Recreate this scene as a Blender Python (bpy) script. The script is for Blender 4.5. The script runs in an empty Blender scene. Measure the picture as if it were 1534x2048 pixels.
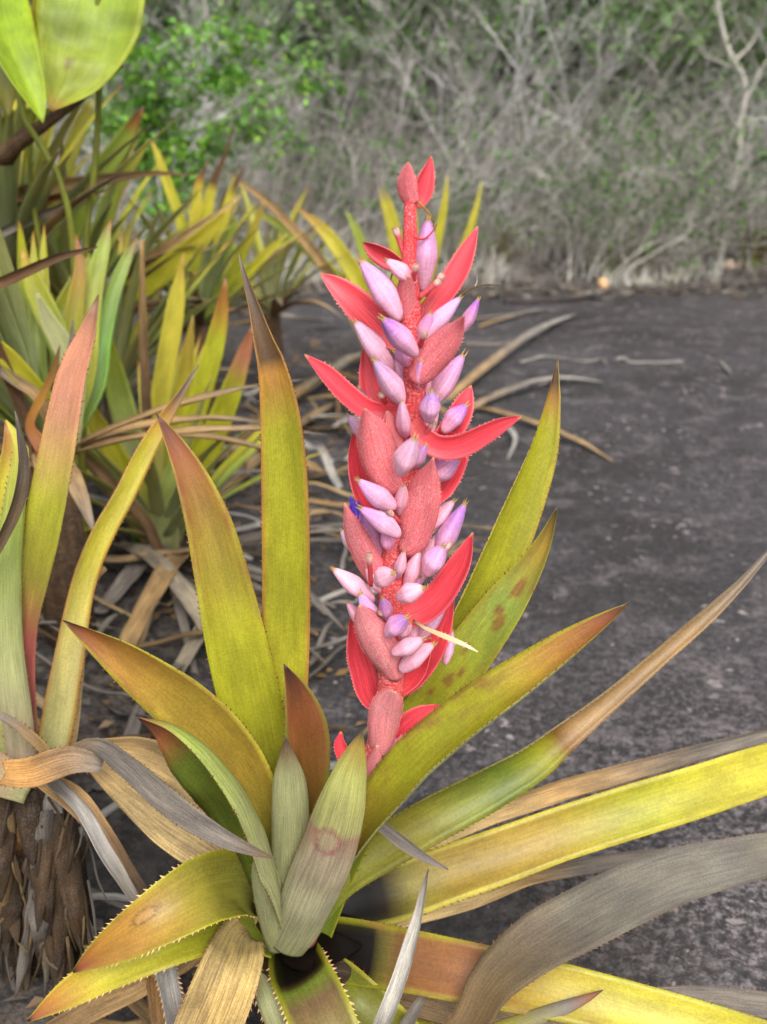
import bpy, math, random
import numpy as np
from mathutils import Vector, noise as mn

# ------------------------------------------------------------------ camera, sky, sun, exposure
scene = bpy.context.scene
PITCH = math.radians(22.0); CAM_H = 0.98; VFOV = math.radians(55.0)
FPX = 1024.0 / math.tan(VFOV / 2)
CAM = np.array([0.0, 0.0, CAM_H])
cd = bpy.data.cameras.new("camera"); cam = bpy.data.objects.new("camera", cd)
scene.collection.objects.link(cam); scene.camera = cam
cam.location = CAM; cam.rotation_euler = (math.radians(90) - PITCH, 0, 0)
cd.sensor_fit = 'VERTICAL'; cd.sensor_height = 24.0; cd.lens = 12.0 / math.tan(VFOV / 2)
cd.clip_start = 0.01; cd.clip_end = 500
cd.dof.use_dof = True; cd.dof.focus_distance = 0.88; cd.dof.aperture_fstop = 3.5

world = bpy.data.worlds.new("World"); scene.world = world; world.use_nodes = True
wn = world.node_tree.nodes; wl = world.node_tree.links
bg = wn['Background']
sky = wn.new('ShaderNodeTexSky'); sky.sky_type = 'NISHITA'; sky.sun_disc = False
SUN_EL = math.radians(50); SUN_ROT = math.radians(165)
sky.sun_elevation = SUN_EL; sky.sun_rotation = SUN_ROT
sky.air_density = 1.0; sky.dust_density = 4.0; sky.ozone_density = 1.0
hs = wn.new('ShaderNodeHueSaturation'); hs.inputs['Saturation'].default_value = 0.38   # overcast: grey sky
wl.new(sky.outputs[0], hs.inputs['Color']); wl.new(hs.outputs[0], bg.inputs['Color'])
bg.inputs['Strength'].default_value = 0.15
sl = bpy.data.lights.new("sun", 'SUN'); sun = bpy.data.objects.new("sun", sl); scene.collection.objects.link(sun)
sl.energy = 1.15; sl.angle = math.radians(35); sl.color = (1.0, 0.985, 0.96)
sd = Vector((math.sin(SUN_ROT) * math.cos(SUN_EL), math.cos(SUN_ROT) * math.cos(SUN_EL), math.sin(SUN_EL)))
sun.rotation_euler = sd.to_track_quat('Z', 'Y').to_euler(); sun.location = (2, 3, 6)
vs = scene.view_settings
vs.view_transform = 'Standard'; vs.look = 'None'; vs.gamma = 1; vs.use_curve_mapping = False
vs.exposure = 1.08
scene.render.resolution_x = 767; scene.render.resolution_y = 1024

# ------------------------------------------------------------------ helpers
C = scene.collection
rnd = random.Random(7)
def s(r, g, b):
    f = lambda c: (c / 255 / 12.92) if c <= 10.31 else ((c / 255 + 0.055) / 1.055) ** 2.4
    return np.array([f(r), f(g), f(b)])
cP, sP = math.cos(PITCH), math.sin(PITCH)
def ray(px, py):
    a = (px - 767) / FPX; b = -(py - 1024) / FPX
    return np.array([a, cP + b * sP, -sP + b * cP])
def PY(px, py, Y):
    d = ray(px, py); return CAM + d * (Y / d[1])
def PZ(px, py, z):
    d = ray(px, py); return CAM + d * ((z - CAM_H) / d[2])
def depth(p):
    q = p - CAM; return q[1] * cP - q[2] * sP
def nz(x, y, z=0.0): return mn.noise(Vector((x, y, z)))
def sst(a, b, x):
    t = min(1, max(0, (x - a) / (b - a))); return t * t * (3 - 2 * t)
def bank0(x): return 6.2 + .55 * nz(x * .45, 2.2) + .3 * nz(x * 1.5, 4.1) + .1 * nz(x * 4.2, 1.7)
def gz(x, y):
    h = .03 * nz(x * .7, y * .7) + .012 * nz(x * 2.3, y * 2.3, 3)
    r = math.hypot(x, y - 1.0)
    if r < 9: h += .006 * nz(x * 7, y * 7, 5) + .0035 * nz(x * 19, y * 19, 8)
    h += .13 * sst(.05, .75, -x) * sst(.3, 1.1, y) * (1 - sst(3.0, 5.5, y)) * (1 + .35 * nz(x * 2, y * 2, 11))
    y0 = bank0(x)
    if y > y0:
        e = min(y - y0, 60); h += .42 * e * sst(0, 1.6, e) + .12 * nz(x * .9, y * .9, 20) * sst(0, 1, e)
    return h
def G(px, py):
    d = ray(px, py); t = .5; lo = t
    for i in range(400):
        p = CAM + d * t
        if p[2] <= gz(p[0], p[1]): break
        lo = t; t *= 1.03
    for i in range(10):
        m = (lo + t) / 2; p = CAM + d * m
        if p[2] <= gz(p[0], p[1]): t = m
        else: lo = m
    return p

def prop(o, label=None, cat=None, group=None, kind=None):
    if label: o['label'] = label
    if cat: o['category'] = cat
    if group: o['group'] = group
    if kind: o['kind'] = kind
    return o
def empty(name, loc, label, cat, group=None):
    o = bpy.data.objects.new(name, None); C.objects.link(o); o.location = [float(v) for v in loc]
    o.empty_display_size = .05
    return prop(o, label, cat, group)
def wloc(o):
    v = Vector((0, 0, 0))
    while o is not None: v += o.location; o = o.parent
    return np.array(v)
def mesh_obj(name, V, F, mats, parent=None, cols=None, uvs=None, midx=None, smooth=True, base=None):
    """V are world coordinates; the object's origin is its parent's origin (or base)."""
    V = np.asarray(V, float)
    off = wloc(parent) if parent is not None else (np.array(base) if base is not None else np.array([V[:, 0].mean(), V[:, 1].mean(), V[:, 2].min()]))
    me = bpy.data.meshes.new(name)
    me.from_pydata((V - off).tolist(), [], F if isinstance(F, list) and len(F) > 5000 else [tuple(int(i) for i in f) for f in F])
    for m in mats: me.materials.append(m)
    if midx is not None: me.polygons.foreach_set('material_index', np.asarray(midx, np.int32))
    if smooth: me.polygons.foreach_set('use_smooth', np.ones(len(F), bool))
    if cols is not None:
        a = me.color_attributes.new('Col', 'FLOAT_COLOR', 'POINT')
        a.data.foreach_set('color', np.asarray(cols, np.float32).ravel())
    if uvs is not None:
        a = me.attributes.new('lt', 'FLOAT_VECTOR', 'POINT')
        a.data.foreach_set('vector', np.asarray(uvs, np.float32).ravel())
    me.update()
    o = bpy.data.objects.new(name, me); C.objects.link(o)
    if parent is not None: o.parent = parent
    else: o.location = [float(v) for v in off]
    return o

def spline(P, n):
    """Catmull-Rom resampled to n points, uniform in arclength; P is (k,m)."""
    P = np.asarray(P, float)
    if len(P) == 2:
        t = np.linspace(0, 1, n)[:, None]; return P[0] * (1 - t) + P[1] * t
    Q = np.vstack([2 * P[0] - P[1], P, 2 * P[-1] - P[-2]])
    out = []
    for i in range(1, len(Q) - 2):
        a, b, c, d = Q[i - 1], Q[i], Q[i + 1], Q[i + 2]
        for t in np.linspace(0, 1, 14, endpoint=False):
            out.append(.5 * ((2 * b) + (c - a) * t + (2 * a - 5 * b + 4 * c - d) * t * t + (3 * b - a - 3 * c + d) * t ** 3))
    out.append(P[-1]); out = np.array(out)
    L = np.concatenate([[0], np.cumsum(np.linalg.norm(np.diff(out[:, :3], axis=0), axis=1))])
    u = np.linspace(0, L[-1], n)
    return np.stack([np.interp(u, L, out[:, k]) for k in range(out.shape[1])], 1)
def unit(a): return a / np.maximum(np.linalg.norm(a, axis=-1, keepdims=True), 1e-9)

# ------------------------------------------------------------------ materials
def newmat(name):
    m = bpy.data.materials.new(name); m.use_nodes = True
    nt = m.node_tree; nt.nodes.clear()
    return m, nt.nodes, nt.links
def N(nodes, t, **kw):
    n = nodes.new(t)
    for k, v in kw.items(): setattr(n, k, v)
    return n
def noise_node(nodes, links, vec, scale, detail=3, rough=.6, stretch=None):
    if stretch is not None:
        mp = N(nodes, 'ShaderNodeMapping'); mp.inputs['Scale'].default_value = stretch
        links.new(vec, mp.inputs['Vector']); vec = mp.outputs[0]
    n = N(nodes, 'ShaderNodeTexNoise'); n.inputs['Scale'].default_value = scale
    n.inputs['Detail'].default_value = detail; n.inputs['Roughness'].default_value = rough
    links.new(vec, n.inputs['Vector']); return n.outputs['Fac']
def maprange(nodes, links, v, a, b, c, d):
    m = N(nodes, 'ShaderNodeMapRange'); m.interpolation_type = 'SMOOTHSTEP'
    for i, x in zip((1, 2, 3, 4), (a, b, c, d)): m.inputs[i].default_value = x
    links.new(v, m.inputs[0]); return m.outputs[0]
def math_n(nodes, links, op, a, b):
    m = N(nodes, 'ShaderNodeMath', operation=op)
    for i, v in enumerate((a, b)):
        if isinstance(v, (int, float)): m.inputs[i].default_value = v
        else: links.new(v, m.inputs[i])
    return m.outputs[0]
def mix(nodes, links, fac, a, b, blend='MIX'):
    m = N(nodes, 'ShaderNodeMix', data_type='RGBA', blend_type=blend)
    for sock, v in ((m.inputs[0], fac), (m.inputs[6], a), (m.inputs[7], b)):
        if hasattr(v, 'is_linked') or hasattr(v, 'links'): links.new(v, sock)
        elif isinstance(v, (int, float)): sock.default_value = v
        else: sock.default_value = (*[float(q) for q in v[:3]], 1)
    return m.outputs[2]
def blade_mat(name, rough=.45, spec=.4, trans=.25, stri=.25, mott=.35, fine=.15, red=True, redcol=(.24, .085, .035), scurf=0., bump=.15, stri_scale=1.0, scurfcol=(.75, .7, .68)):
    m, nd, ln = newmat(name)
    col = N(nd, 'ShaderNodeAttribute', attribute_name='Col'); lt = N(nd, 'ShaderNodeAttribute', attribute_name='lt')
    v = lt.outputs['Vector']
    c = col.outputs['Color']
    n1 = noise_node(nd, ln, v, 22, 4, .62, (1.6, .55, 1))        # soft mottling
    c = mix(nd, ln, 1.0, c, mix(nd, ln, maprange(nd, ln, n1, .3, .72, 0, 1), (1 - mott,) * 3, (1 + mott * .6, 1 + mott * .6, 1 + mott * .3)), 'MULTIPLY')
    n2 = noise_node(nd, ln, v, 60 * stri_scale, 3, .6, (14, .35, 1))   # veins along the blade
    c = mix(nd, ln, 1.0, c, mix(nd, ln, maprange(nd, ln, n2, .3, .7, 0, 1), (1 - stri,) * 3, (1 + stri * .6,) * 3), 'MULTIPLY')
    n3 = noise_node(nd, ln, v, 420, 3, .75)
    c = mix(nd, ln, 1.0, c, mix(nd, ln, maprange(nd, ln, n3, .3, .7, 0, 1), (1 - fine,) * 3, (1 + fine * .6,) * 3), 'MULTIPLY')
    if red:
        n4 = noise_node(nd, ln, v, 30, 5, .7, (1.5, .6, 1))
        a = col.outputs['Alpha']
        thr = math_n(nd, ln, 'SUBTRACT', math_n(nd, ln, 'ADD', n4, a), .86)
        f = maprange(nd, ln, thr, 0, .35, 0, .85)
        c = mix(nd, ln, f, c, redcol)
    if scurf > 0:
        n5 = noise_node(nd, ln, v, 620, 3, .7, (1.3, .8, 1))
        n6 = noise_node(nd, ln, v, 40, 3, .6)
        f = math_n(nd, ln, 'MULTIPLY', maprange(nd, ln, n5, .45, .7, 0, scurf), maprange(nd, ln, n6, .3, .65, .25, 1))
        c = mix(nd, ln, f, c, scurfcol)
    p = N(nd, 'ShaderNodeBsdfPrincipled'); p.inputs['Roughness'].default_value = rough
    p.inputs['Specular IOR Level'].default_value = spec
    ln.new(c, p.inputs['Base Color'])
    b = N(nd, 'ShaderNodeBump'); b.inputs['Strength'].default_value = bump; b.inputs['Distance'].default_value = .002
    ln.new(math_n(nd, ln, 'ADD', n2, math_n(nd, ln, 'MULTIPLY', n3, .35)), b.inputs['Height']); ln.new(b.outputs[0], p.inputs['Normal'])
    out = N(nd, 'ShaderNodeOutputMaterial')
    if trans > 0:
        t = N(nd, 'ShaderNodeBsdfTranslucent'); ln.new(c, t.inputs['Color'])
        mx = N(nd, 'ShaderNodeMixShader'); mx.inputs[0].default_value = trans
        ln.new(p.outputs[0], mx.inputs[1]); ln.new(t.outputs[0], mx.inputs[2]); ln.new(mx.outputs[0], out.inputs[0])
    else: ln.new(p.outputs[0], out.inputs[0])
    return m
M_AD = blade_mat('leaf_upper_face', rough=.42, trans=.28, stri=.14, mott=.24, fine=.18, bump=.10)
M_AB = blade_mat('leaf_under_face', rough=.6, trans=.25, stri=.30, mott=.15, fine=.10, scurf=.2, bump=.2, stri_scale=1.1, scurfcol=(.55, .53, .40))
M_DRY = blade_mat('dry_leaf', rough=.85, spec=.2, trans=.12, stri=.42, mott=.35, fine=.2, red=False, scurf=.2, bump=.4, scurfcol=(.45, .40, .34))
M_DRY2 = blade_mat('dry_leaf_smooth', rough=.75, spec=.25, trans=.12, stri=.22, mott=.28, fine=.2, red=False, scurf=.12, bump=.25, scurfcol=(.36, .27, .14))
M_BRA = blade_mat('bract_inner_face', rough=.42, spec=.4, trans=.30, stri=.32, mott=.26, fine=.10, red=False, bump=.06)
M_BRB = blade_mat('bract_outer_face', rough=.6, spec=.3, trans=.28, stri=.24, mott=.22, fine=.14, red=False, scurf=.62, bump=.15, scurfcol=(.90, .62, .62))
M_FLO = blade_mat('flower_skin', rough=.55, spec=.3, trans=.14, stri=.2, mott=.2, fine=.12, red=False, scurf=.22, bump=.1, scurfcol=(.86, .66, .74))
M_BROAD = blade_mat('broad_leaf', rough=.48, spec=.35, trans=.35, stri=.12, mott=.34, fine=.08, red=False, bump=.05)
M_FOL = blade_mat('shrub_leaf', rough=.5, spec=.3, trans=.3, stri=.0, mott=.3, fine=.1, red=False, bump=0.02)
M_TWIG = blade_mat('dry_twig', rough=.9, spec=.1, trans=0, stri=.2, mott=.3, fine=.2, red=False, bump=.2)
def simple(name, c, rough=.7, spec=.3, sc=60, var=.4, bump=.2):
    m, nd, ln = newmat(name)
    tc = N(nd, 'ShaderNodeTexCoord'); n = noise_node(nd, ln, tc.outputs['Object'], sc, 5, .65)
    p = N(nd, 'ShaderNodeBsdfPrincipled'); p.inputs['Roughness'].default_value = rough; p.inputs['Specular IOR Level'].default_value = spec
    c = np.array(c)
    ln.new(mix(nd, ln, maprange(nd, ln, n, .3, .7, 0, 1), c * (1 - var), c * (1 + var)), p.inputs['Base Color'])
    if bump:
        b = N(nd, 'ShaderNodeBump'); b.inputs['Strength'].default_value = bump; b.inputs['Distance'].default_value = .003
        ln.new(n, b.inputs['Height']); ln.new(b.outputs[0], p.inputs['Normal'])
    o = N(nd, 'ShaderNodeOutputMaterial'); ln.new(p.outputs[0], o.inputs[0]); return m
M_SPINE = simple('spine_brown', s(105, 72, 40), .6); M_SPINE_P = simple('spine_pale', s(205, 160, 120), .6, var=.15)
M_SPINE_R = simple('bract_tooth', s(235, 150, 140), .6, var=.12)
M_WATER = simple('tank_water', (.005, .0035, .0025), .3, .12, 30, .3, 0)
M_PEB = simple('pebble_stone', s(190, 150, 120), .8, sc=40)

def ground_mat():
    m, nd, ln = newmat('ground_rock_and_soil')
    tc = N(nd, 'ShaderNodeTexCoord'); v = tc.outputs['Object']
    soil = N(nd, 'ShaderNodeAttribute', attribute_name='Col')
    big = noise_node(nd, ln, v, 1.3, 5, .6); mid = noise_node(nd, ln, v, 9, 6, .65); fin = noise_node(nd, ln, v, 55, 6, .75); gr = noise_node(nd, ln, v, 190, 4, .7)
    c = mix(nd, ln, maprange(nd, ln, big, .35, .65, 0, 1), s(54, 50, 48), s(82, 78, 79))
    c = mix(nd, ln, maprange(nd, ln, mid, .48, .68, 0, .8), c, s(120, 111, 110))
    c = mix(nd, ln, maprange(nd, ln, fin, .42, .62, .0, .9), mix(nd, ln, .72, c, s(30, 29, 31)), c)
    c = mix(nd, ln, maprange(nd, ln, gr, .56, .72, 0, .65), c, s(156, 146, 142))
    c = mix(nd, ln, maprange(nd, ln, gr, .3, .42, .6, 0), c, s(26, 25, 27))
    # pale lichen flecks
    vo = N(nd, 'ShaderNodeTexVoronoi'); vo.inputs['Scale'].default_value = 26; vo.inputs['Randomness'].default_value = 1
    nv = N(nd, 'ShaderNodeVectorMath', operation='ADD'); wn_ = N(nd, 'ShaderNodeTexNoise'); wn_.inputs['Scale'].default_value = 40
    sc_ = N(nd, 'ShaderNodeVectorMath', operation='SCALE'); sc_.inputs['Scale'].default_value = .05
    ln.new(v, wn_.inputs['Vector']); ln.new(wn_.outputs['Color'], sc_.inputs[0]); ln.new(v, nv.inputs[0]); ln.new(sc_.outputs[0], nv.inputs[1]); ln.new(nv.outputs[0], vo.inputs['Vector'])
    n7 = noise_node(nd, ln, v, 4, 3, .6)
    fl = math_n(nd, ln, 'MULTIPLY', maprange(nd, ln, vo.outputs['Distance'], .12, .24, 1, 0), maprange(nd, ln, n7, .46, .62, 0, .95))
    c = mix(nd, ln, fl, c, s(158, 147, 143))
    # soil and litter
    lit = noise_node(nd, ln, v, 38, 6, .75); lit2 = noise_node(nd, ln, v, 6, 4, .6)
    cs = mix(nd, ln, maprange(nd, ln, lit, .38, .66, 0, 1), s(26, 23, 21), s(92, 83, 75))
    cs = mix(nd, ln, maprange(nd, ln, lit2, .4, .65, 0, .55), cs, s(62, 60, 57))
    sep = N(nd, 'ShaderNodeSeparateColor'); ln.new(soil.outputs['Color'], sep.inputs[0])
    g2 = noise_node(nd, ln, v, 75, 5, .8)
    c = mix(nd, ln, math_n(nd, ln, 'MULTIPLY', sep.outputs[1], maprange(nd, ln, g2, .45, .66, 0, .9)), c, s(150, 141, 140))
    cs = mix(nd, ln, math_n(nd, ln, 'MULTIPLY', sep.outputs[2], .7), cs, mix(nd, ln, maprange(nd, ln, lit, .35, .65, 0, 1), s(78, 72, 68), s(140, 132, 126)))
    c = mix(nd, ln, sep.outputs[0], c, cs)
    p = N(nd, 'ShaderNodeBsdfPrincipled'); p.inputs['Roughness'].default_value = .85; p.inputs['Specular IOR Level'].default_value = .25
    ln.new(c, p.inputs['Base Color'])
    b = N(nd, 'ShaderNodeBump'); b.inputs['Strength'].default_value = .9; b.inputs['Distance'].default_value = .012
    h = math_n(nd, ln, 'ADD', mid, math_n(nd, ln, 'ADD', math_n(nd, ln, 'MULTIPLY', fin, .7), math_n(nd, ln, 'MULTIPLY', gr, .35)))
    ln.new(h, b.inputs['Height']); ln.new(b.outputs[0], p.inputs['Normal'])
    o = N(nd, 'ShaderNodeOutputMaterial'); ln.new(p.outputs[0], o.inputs[0]); return m
M_GROUND = ground_mat()

# ------------------------------------------------------------------ ground: one sheet, rock in front, bank behind
def build_ground():
    n = 360
    tt = np.linspace(-1, 1, n)
    X = np.sinh(tt * 5.2) / math.sinh(5.2) * 120
    Yv = np.sinh(tt * 5.2) / math.sinh(5.2) * 120 + 1.4
    V = []; cols = []
    for y in Yv:
        for x in X:
            V.append((x, y, gz(x, y)))
            y0 = bank0(x)
            f = sst(-.55, .3, y - y0 + .45 * nz(x * 2.2, y * 2.2, 9))
            f = max(f, sst(.12, .42, -x + .0 - .1 * (y - 1) + .2 * nz(x * 3, y * 3, 14)) * (1 - sst(3.5, 6, y) * .5))
            f = max(f, .8 * sst(.9, .3, math.hypot((x - .02) / .6, (y - .85) / .5)))
            pa = sst(1.9, .9, y + .35 * nz(x * 1.4, y * 1.4, 31)) * sst(-.1, .3, x)
            cols.append((f, pa, sst(-.7, .2, y - y0), 1))
    F = [(j * n + i, j * n + i + 1, (j + 1) * n + i + 1, (j + 1) * n + i) for j in range(n - 1) for i in range(n - 1)]
    o = mesh_obj('ground', V, F, [M_GROUND], cols=cols, base=(0, 0, 0))
    prop(o, 'dark weathered rock slab running back to a littered bank', 'ground', kind='structure')
build_ground()

# ------------------------------------------------------------------ blades: leaves, bracts, strips
def stops(st, t):
    st = sorted(st, key=lambda q: q[0]); T = [q[0] for q in st]
    return np.stack([np.interp(t, T, [q[1][k] for q in st]) for k in range(3)], 1)
def lerp_list(v, t):
    if isinstance(v, (int, float)): return np.full(len(t), float(v))
    return np.interp(t, np.linspace(0, 1, len(v)), v)
def blade(name, parent, pts, Y=None, z=None, world=None, roll=0., ch=.35, face='ad', cols=None, back=None, edge=None, red=0.,
          mats=None, spines=None, nt=30, nu=6, th=.0012, wob=0., up=False, wfac=1.0, seed=None, base=None, label=None, fold=0., sp_mat=None, sp_gap=.0065, sp_len=.0028, midrib=0., bedge=0., spots=(), bspots=()):
    r = random.Random(seed if seed is not None else rnd.random())
    if world is None:
        q = np.array(pts, float); n = len(q)
        L = np.concatenate([[0], np.cumsum(np.hypot(np.diff(q[:, 0]), np.diff(q[:, 1])))]); L /= L[-1]
        dv = Y if Y is not None else z
        dv = np.full(n, dv) if isinstance(dv, (int, float)) else (np.interp(L, np.linspace(0, 1, len(dv)), dv) if len(dv) != n else np.array(dv))
        W = np.array([PY(a, b, c) if Y is not None else PZ(a, b, c) for (a, b), c in zip(q[:, :2], dv)])
        wid = np.array([w * depth(p) / FPX for w, p in zip(q[:, 2], W)])
        cp = np.hstack([W, wid[:, None]])
    else: cp = np.array(world, float)
    S_ = spline(cp, nt); p = S_[:, :3]; hw = np.maximum(S_[:, 3], .0008) / 2 * wfac
    t = np.linspace(0, 1, nt)
    T = unit(np.gradient(p, axis=0))
    if up: Vv = np.tile(np.array([0, 0, 1.0]), (nt, 1))
    else: Vv = unit(CAM - p)
    S0 = unit(np.cross(T, Vv)); N0 = np.cross(S0, T)
    ro = np.radians(lerp_list(roll, t))[:, None]
    c = np.cos(ro); hw = hw / np.maximum(np.abs(c[:, 0]), .45)
    S = c * S0 + np.sin(ro) * N0; Nn = -np.sin(ro) * S0 + c * N0
    Na = Nn if face == 'ad' else -Nn
    chv = lerp_list(ch, t); u = np.linspace(-1, 1, nu + 1)
    ph = r.uniform(0, 50); off = r.uniform(0, 40)
    V = np.zeros((nt, nu + 1, 3)); lt = np.zeros((nt, nu + 1, 3))
    Ltot = np.linalg.norm(np.diff(p, axis=0), axis=1).sum()
    for i in range(nt):
        for j, uu in enumerate(u):
            wv = wob * hw[i] * (mn.noise(Vector((ph + uu * .9, t[i] * 7, 0))) + .5 * abs(uu) * mn.noise(Vector((ph + 9 + np.sign(uu), t[i] * 15, 3))))
            a = chv[i] * 1.5 * uu
            # bend the half width round the channel so that the real width stays
            s_ = np.sin(a) / a * uu if abs(a) > 1e-4 else uu
            n_ = (1 - np.cos(a)) / (chv[i] * 1.5) if chv[i] > 1e-3 else 0
            V[i, j] = p[i] + S[i] * hw[i] * s_ + Na[i] * (hw[i] * n_ * 1.0 + wv - midrib * hw[i] * math.exp(-(uu / .12) ** 2))
            lt[i, j] = (uu * .026 + off, t[i] * Ltot + off, ph)
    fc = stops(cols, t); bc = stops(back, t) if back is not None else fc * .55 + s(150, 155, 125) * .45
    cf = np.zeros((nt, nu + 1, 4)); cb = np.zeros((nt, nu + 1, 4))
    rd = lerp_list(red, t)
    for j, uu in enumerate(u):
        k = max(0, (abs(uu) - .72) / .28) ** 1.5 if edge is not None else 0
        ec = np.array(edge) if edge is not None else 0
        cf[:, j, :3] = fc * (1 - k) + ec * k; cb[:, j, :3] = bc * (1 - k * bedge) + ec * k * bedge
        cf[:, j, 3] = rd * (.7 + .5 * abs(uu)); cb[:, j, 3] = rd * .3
    for arr, sps in ((cf, spots), (cb, bspots)):
        for (t0_, u0_, rt, ru, cin, cring) in sps:
            for i in range(nt):
                for j, uu in enumerate(u):
                    q_ = math.hypot((t[i] - t0_) / rt, (uu - u0_) / ru) * (1 + .35 * mn.noise(Vector((t[i] * 60 + ph, uu * 5, 7))))
                    if q_ < 1.25:
                        k1 = max(0, 1 - abs(q_ - .95) / .3)
                        if cin is not None and q_ < .95: arr[i, j, :3] = arr[i, j, :3] * .3 + np.array(cin) * .7
                        arr[i, j, :3] = arr[i, j, :3] * (1 - .8 * k1) + np.array(cring) * .8 * k1
    nv = nt * (nu + 1); th_i = th * np.clip(hw / hw.max(), .15, 1)[:, None, None]
    fr = (V + Na[:, None, :] * th_i * .5).reshape(-1, 3); bk = (V - Na[:, None, :] * th_i * .5).reshape(-1, 3)
    ids = np.arange(nv).reshape(nt, nu + 1); F = []; mi = []
    flip = (face == 'ab')
    for i in range(nt - 1):
        for j in range(nu):
            a, b, c_, d = ids[i, j], ids[i, j + 1], ids[i + 1, j + 1], ids[i + 1, j]
            F.append((a, b, c_, d) if not flip else (d, c_, b, a)); mi.append(0)
            F.append((d + nv, c_ + nv, b + nv, a + nv) if not flip else (a + nv, b + nv, c_ + nv, d + nv)); mi.append(1)
        for j in (0, nu):
            a, d = ids[i, j], ids[i + 1, j]
            f = (a, d, d + nv, a + nv)
            if (j == nu) != flip: f = f[::-1]
            F.append(f); mi.append(0)
    for i in (0, nt - 1):
        for j in range(nu):
            a, b = ids[i, j], ids[i, j + 1]; F.append((a, a + nv, b + nv, b) if (i == 0) != flip else (b, b + nv, a + nv, a)); mi.append(0)
    mats = mats or [M_AD, M_AB]
    o = mesh_obj(name, np.vstack([fr, bk]), F, mats, parent, cols=np.vstack([cf.reshape(-1, 4), cb.reshape(-1, 4)]),
                 uvs=np.vstack([lt.reshape(-1, 3)] * 2), midx=mi, base=base)
    if label: o['label'] = label
    if spines:
        t0, t1 = spines; sv = []; sf = []
        for sgn, j in ((-1, 0), (1, nu)):
            ed = V[:, j]; out = unit(V[:, j] - V[:, j - sgn])
            el = np.concatenate([[0], np.cumsum(np.linalg.norm(np.diff(ed, axis=0), axis=1))])
            x = el[-1] * t0 + r.uniform(0, sp_gap)
            while x < el[-1] * t1:
                e = np.array([np.interp(x, el, ed[:, k]) for k in range(3)]); k_ = min(nt - 1, int(np.searchsorted(el, x)))
                l = sp_len * r.uniform(.6, 1.25) * min(1, hw[k_] / hw.max() * 1.6); tg = T[k_]; on = unit(out[k_]); nn = np.cross(tg, on)
                b0 = len(sv); e2 = e - on * .0006
                sv += [e2 - tg * l * .5, e2 + tg * l * .38, e2 + nn * l * .22, e2 - nn * l * .22, e2 + on * l + tg * l * .75]
                sf += [(b0, b0 + 2, b0 + 4), (b0 + 2, b0 + 1, b0 + 4), (b0 + 1, b0 + 3, b0 + 4), (b0 + 3, b0, b0 + 4)]
                x += sp_gap * r.uniform(.75, 1.3)
        if sv:
            so = mesh_obj('spines', sv, sf, [sp_mat or M_SPINE], None, smooth=False, base=wloc(parent) if parent is not None else o.location)
            so.parent = o; so.location = (0, 0, 0); so['kind'] = 'stuff'
    return o
def tube(name, parent, P, R, mat, cols, n=10, base=None, red=0, lump=0.):
    P = np.asarray(P, float); T = unit(np.gradient(P, axis=0)); m = len(P)
    ref = np.array([0, 1.0, 0.13]); A = unit(np.cross(T, ref)); B = np.cross(T, A)
    V = []; lt = []; cc = []; L = 0; ph = rnd.uniform(0, 40)
    fc = stops(cols, np.linspace(0, 1, m))
    for i in range(m):
        if i: L += np.linalg.norm(P[i] - P[i - 1])
        for k in range(n):
            a = 2 * math.pi * k / n
            rr = R[i] * (1 + lump * mn.noise(Vector((math.cos(a) * 1.3 + ph, math.sin(a) * 1.3, L * 30))))
            V.append(P[i] + rr * (math.cos(a) * A[i] + math.sin(a) * B[i])); lt.append((a / 6.28 * .03 + ph, L + ph, ph)); cc.append((*fc[i], red))
    F = [(i * n + k, i * n + (k + 1) % n, (i + 1) * n + (k + 1) % n, (i + 1) * n + k) for i in range(m - 1) for k in range(n)]
    F += [tuple(range(n))[::-1], tuple((m - 1) * n + k for k in range(n))]
    return mesh_obj(name, V, F, [mat], parent, cols=cc, uvs=lt, base=base)

YG, YL, GR, OL, OB = s(162, 160, 38), s(190, 178, 58), s(116, 132, 46), s(134, 126, 48), s(158, 132, 50)
RD, DK, TAN, CRM, GRY = s(152, 90, 56), s(52, 28, 24), s(172, 138, 92), s(212, 182, 128), s(122, 113, 106)
BRN, PALE, ORG, WHT = s(104, 78, 52), s(162, 162, 112), s(180, 130, 58), s(188, 182, 176)
LGR = s(142, 158, 66)

# ================================================================== the flowering bromeliad
MB = PZ(610, 1900, .17)
crown = np.array([MB[0], MB[1], 0.17])
main = empty('bromeliad', (crown[0], crown[1], gz(crown[0], crown[1])), 'large yellow-green bromeliad with a tall red and pink flower spike', 'bromeliad')
def ML(pts, **k):
    k.setdefault('spines', (.12, .93)); k.setdefault('nt', 56); k.setdefault('nu', 8); k.setdefault('wob', .06)
    return blade('leaf', main, pts, **k)
def MD(pts, **k):
    k.setdefault('mats', [M_DRY, M_DRY]); k.setdefault('wob', .25); k.setdefault('spines', (.05, .95)); k.setdefault('sp_mat', M_SPINE)
    k.setdefault('cols', [(0, TAN), (.6, TAN * .9), (1, GRY)])
    if 'back' not in k: k['back'] = [(a, c * .85) for a, c in k['cols']]
    return blade('dry_leaf', main, pts, nt=34, nu=8, **k)
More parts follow.
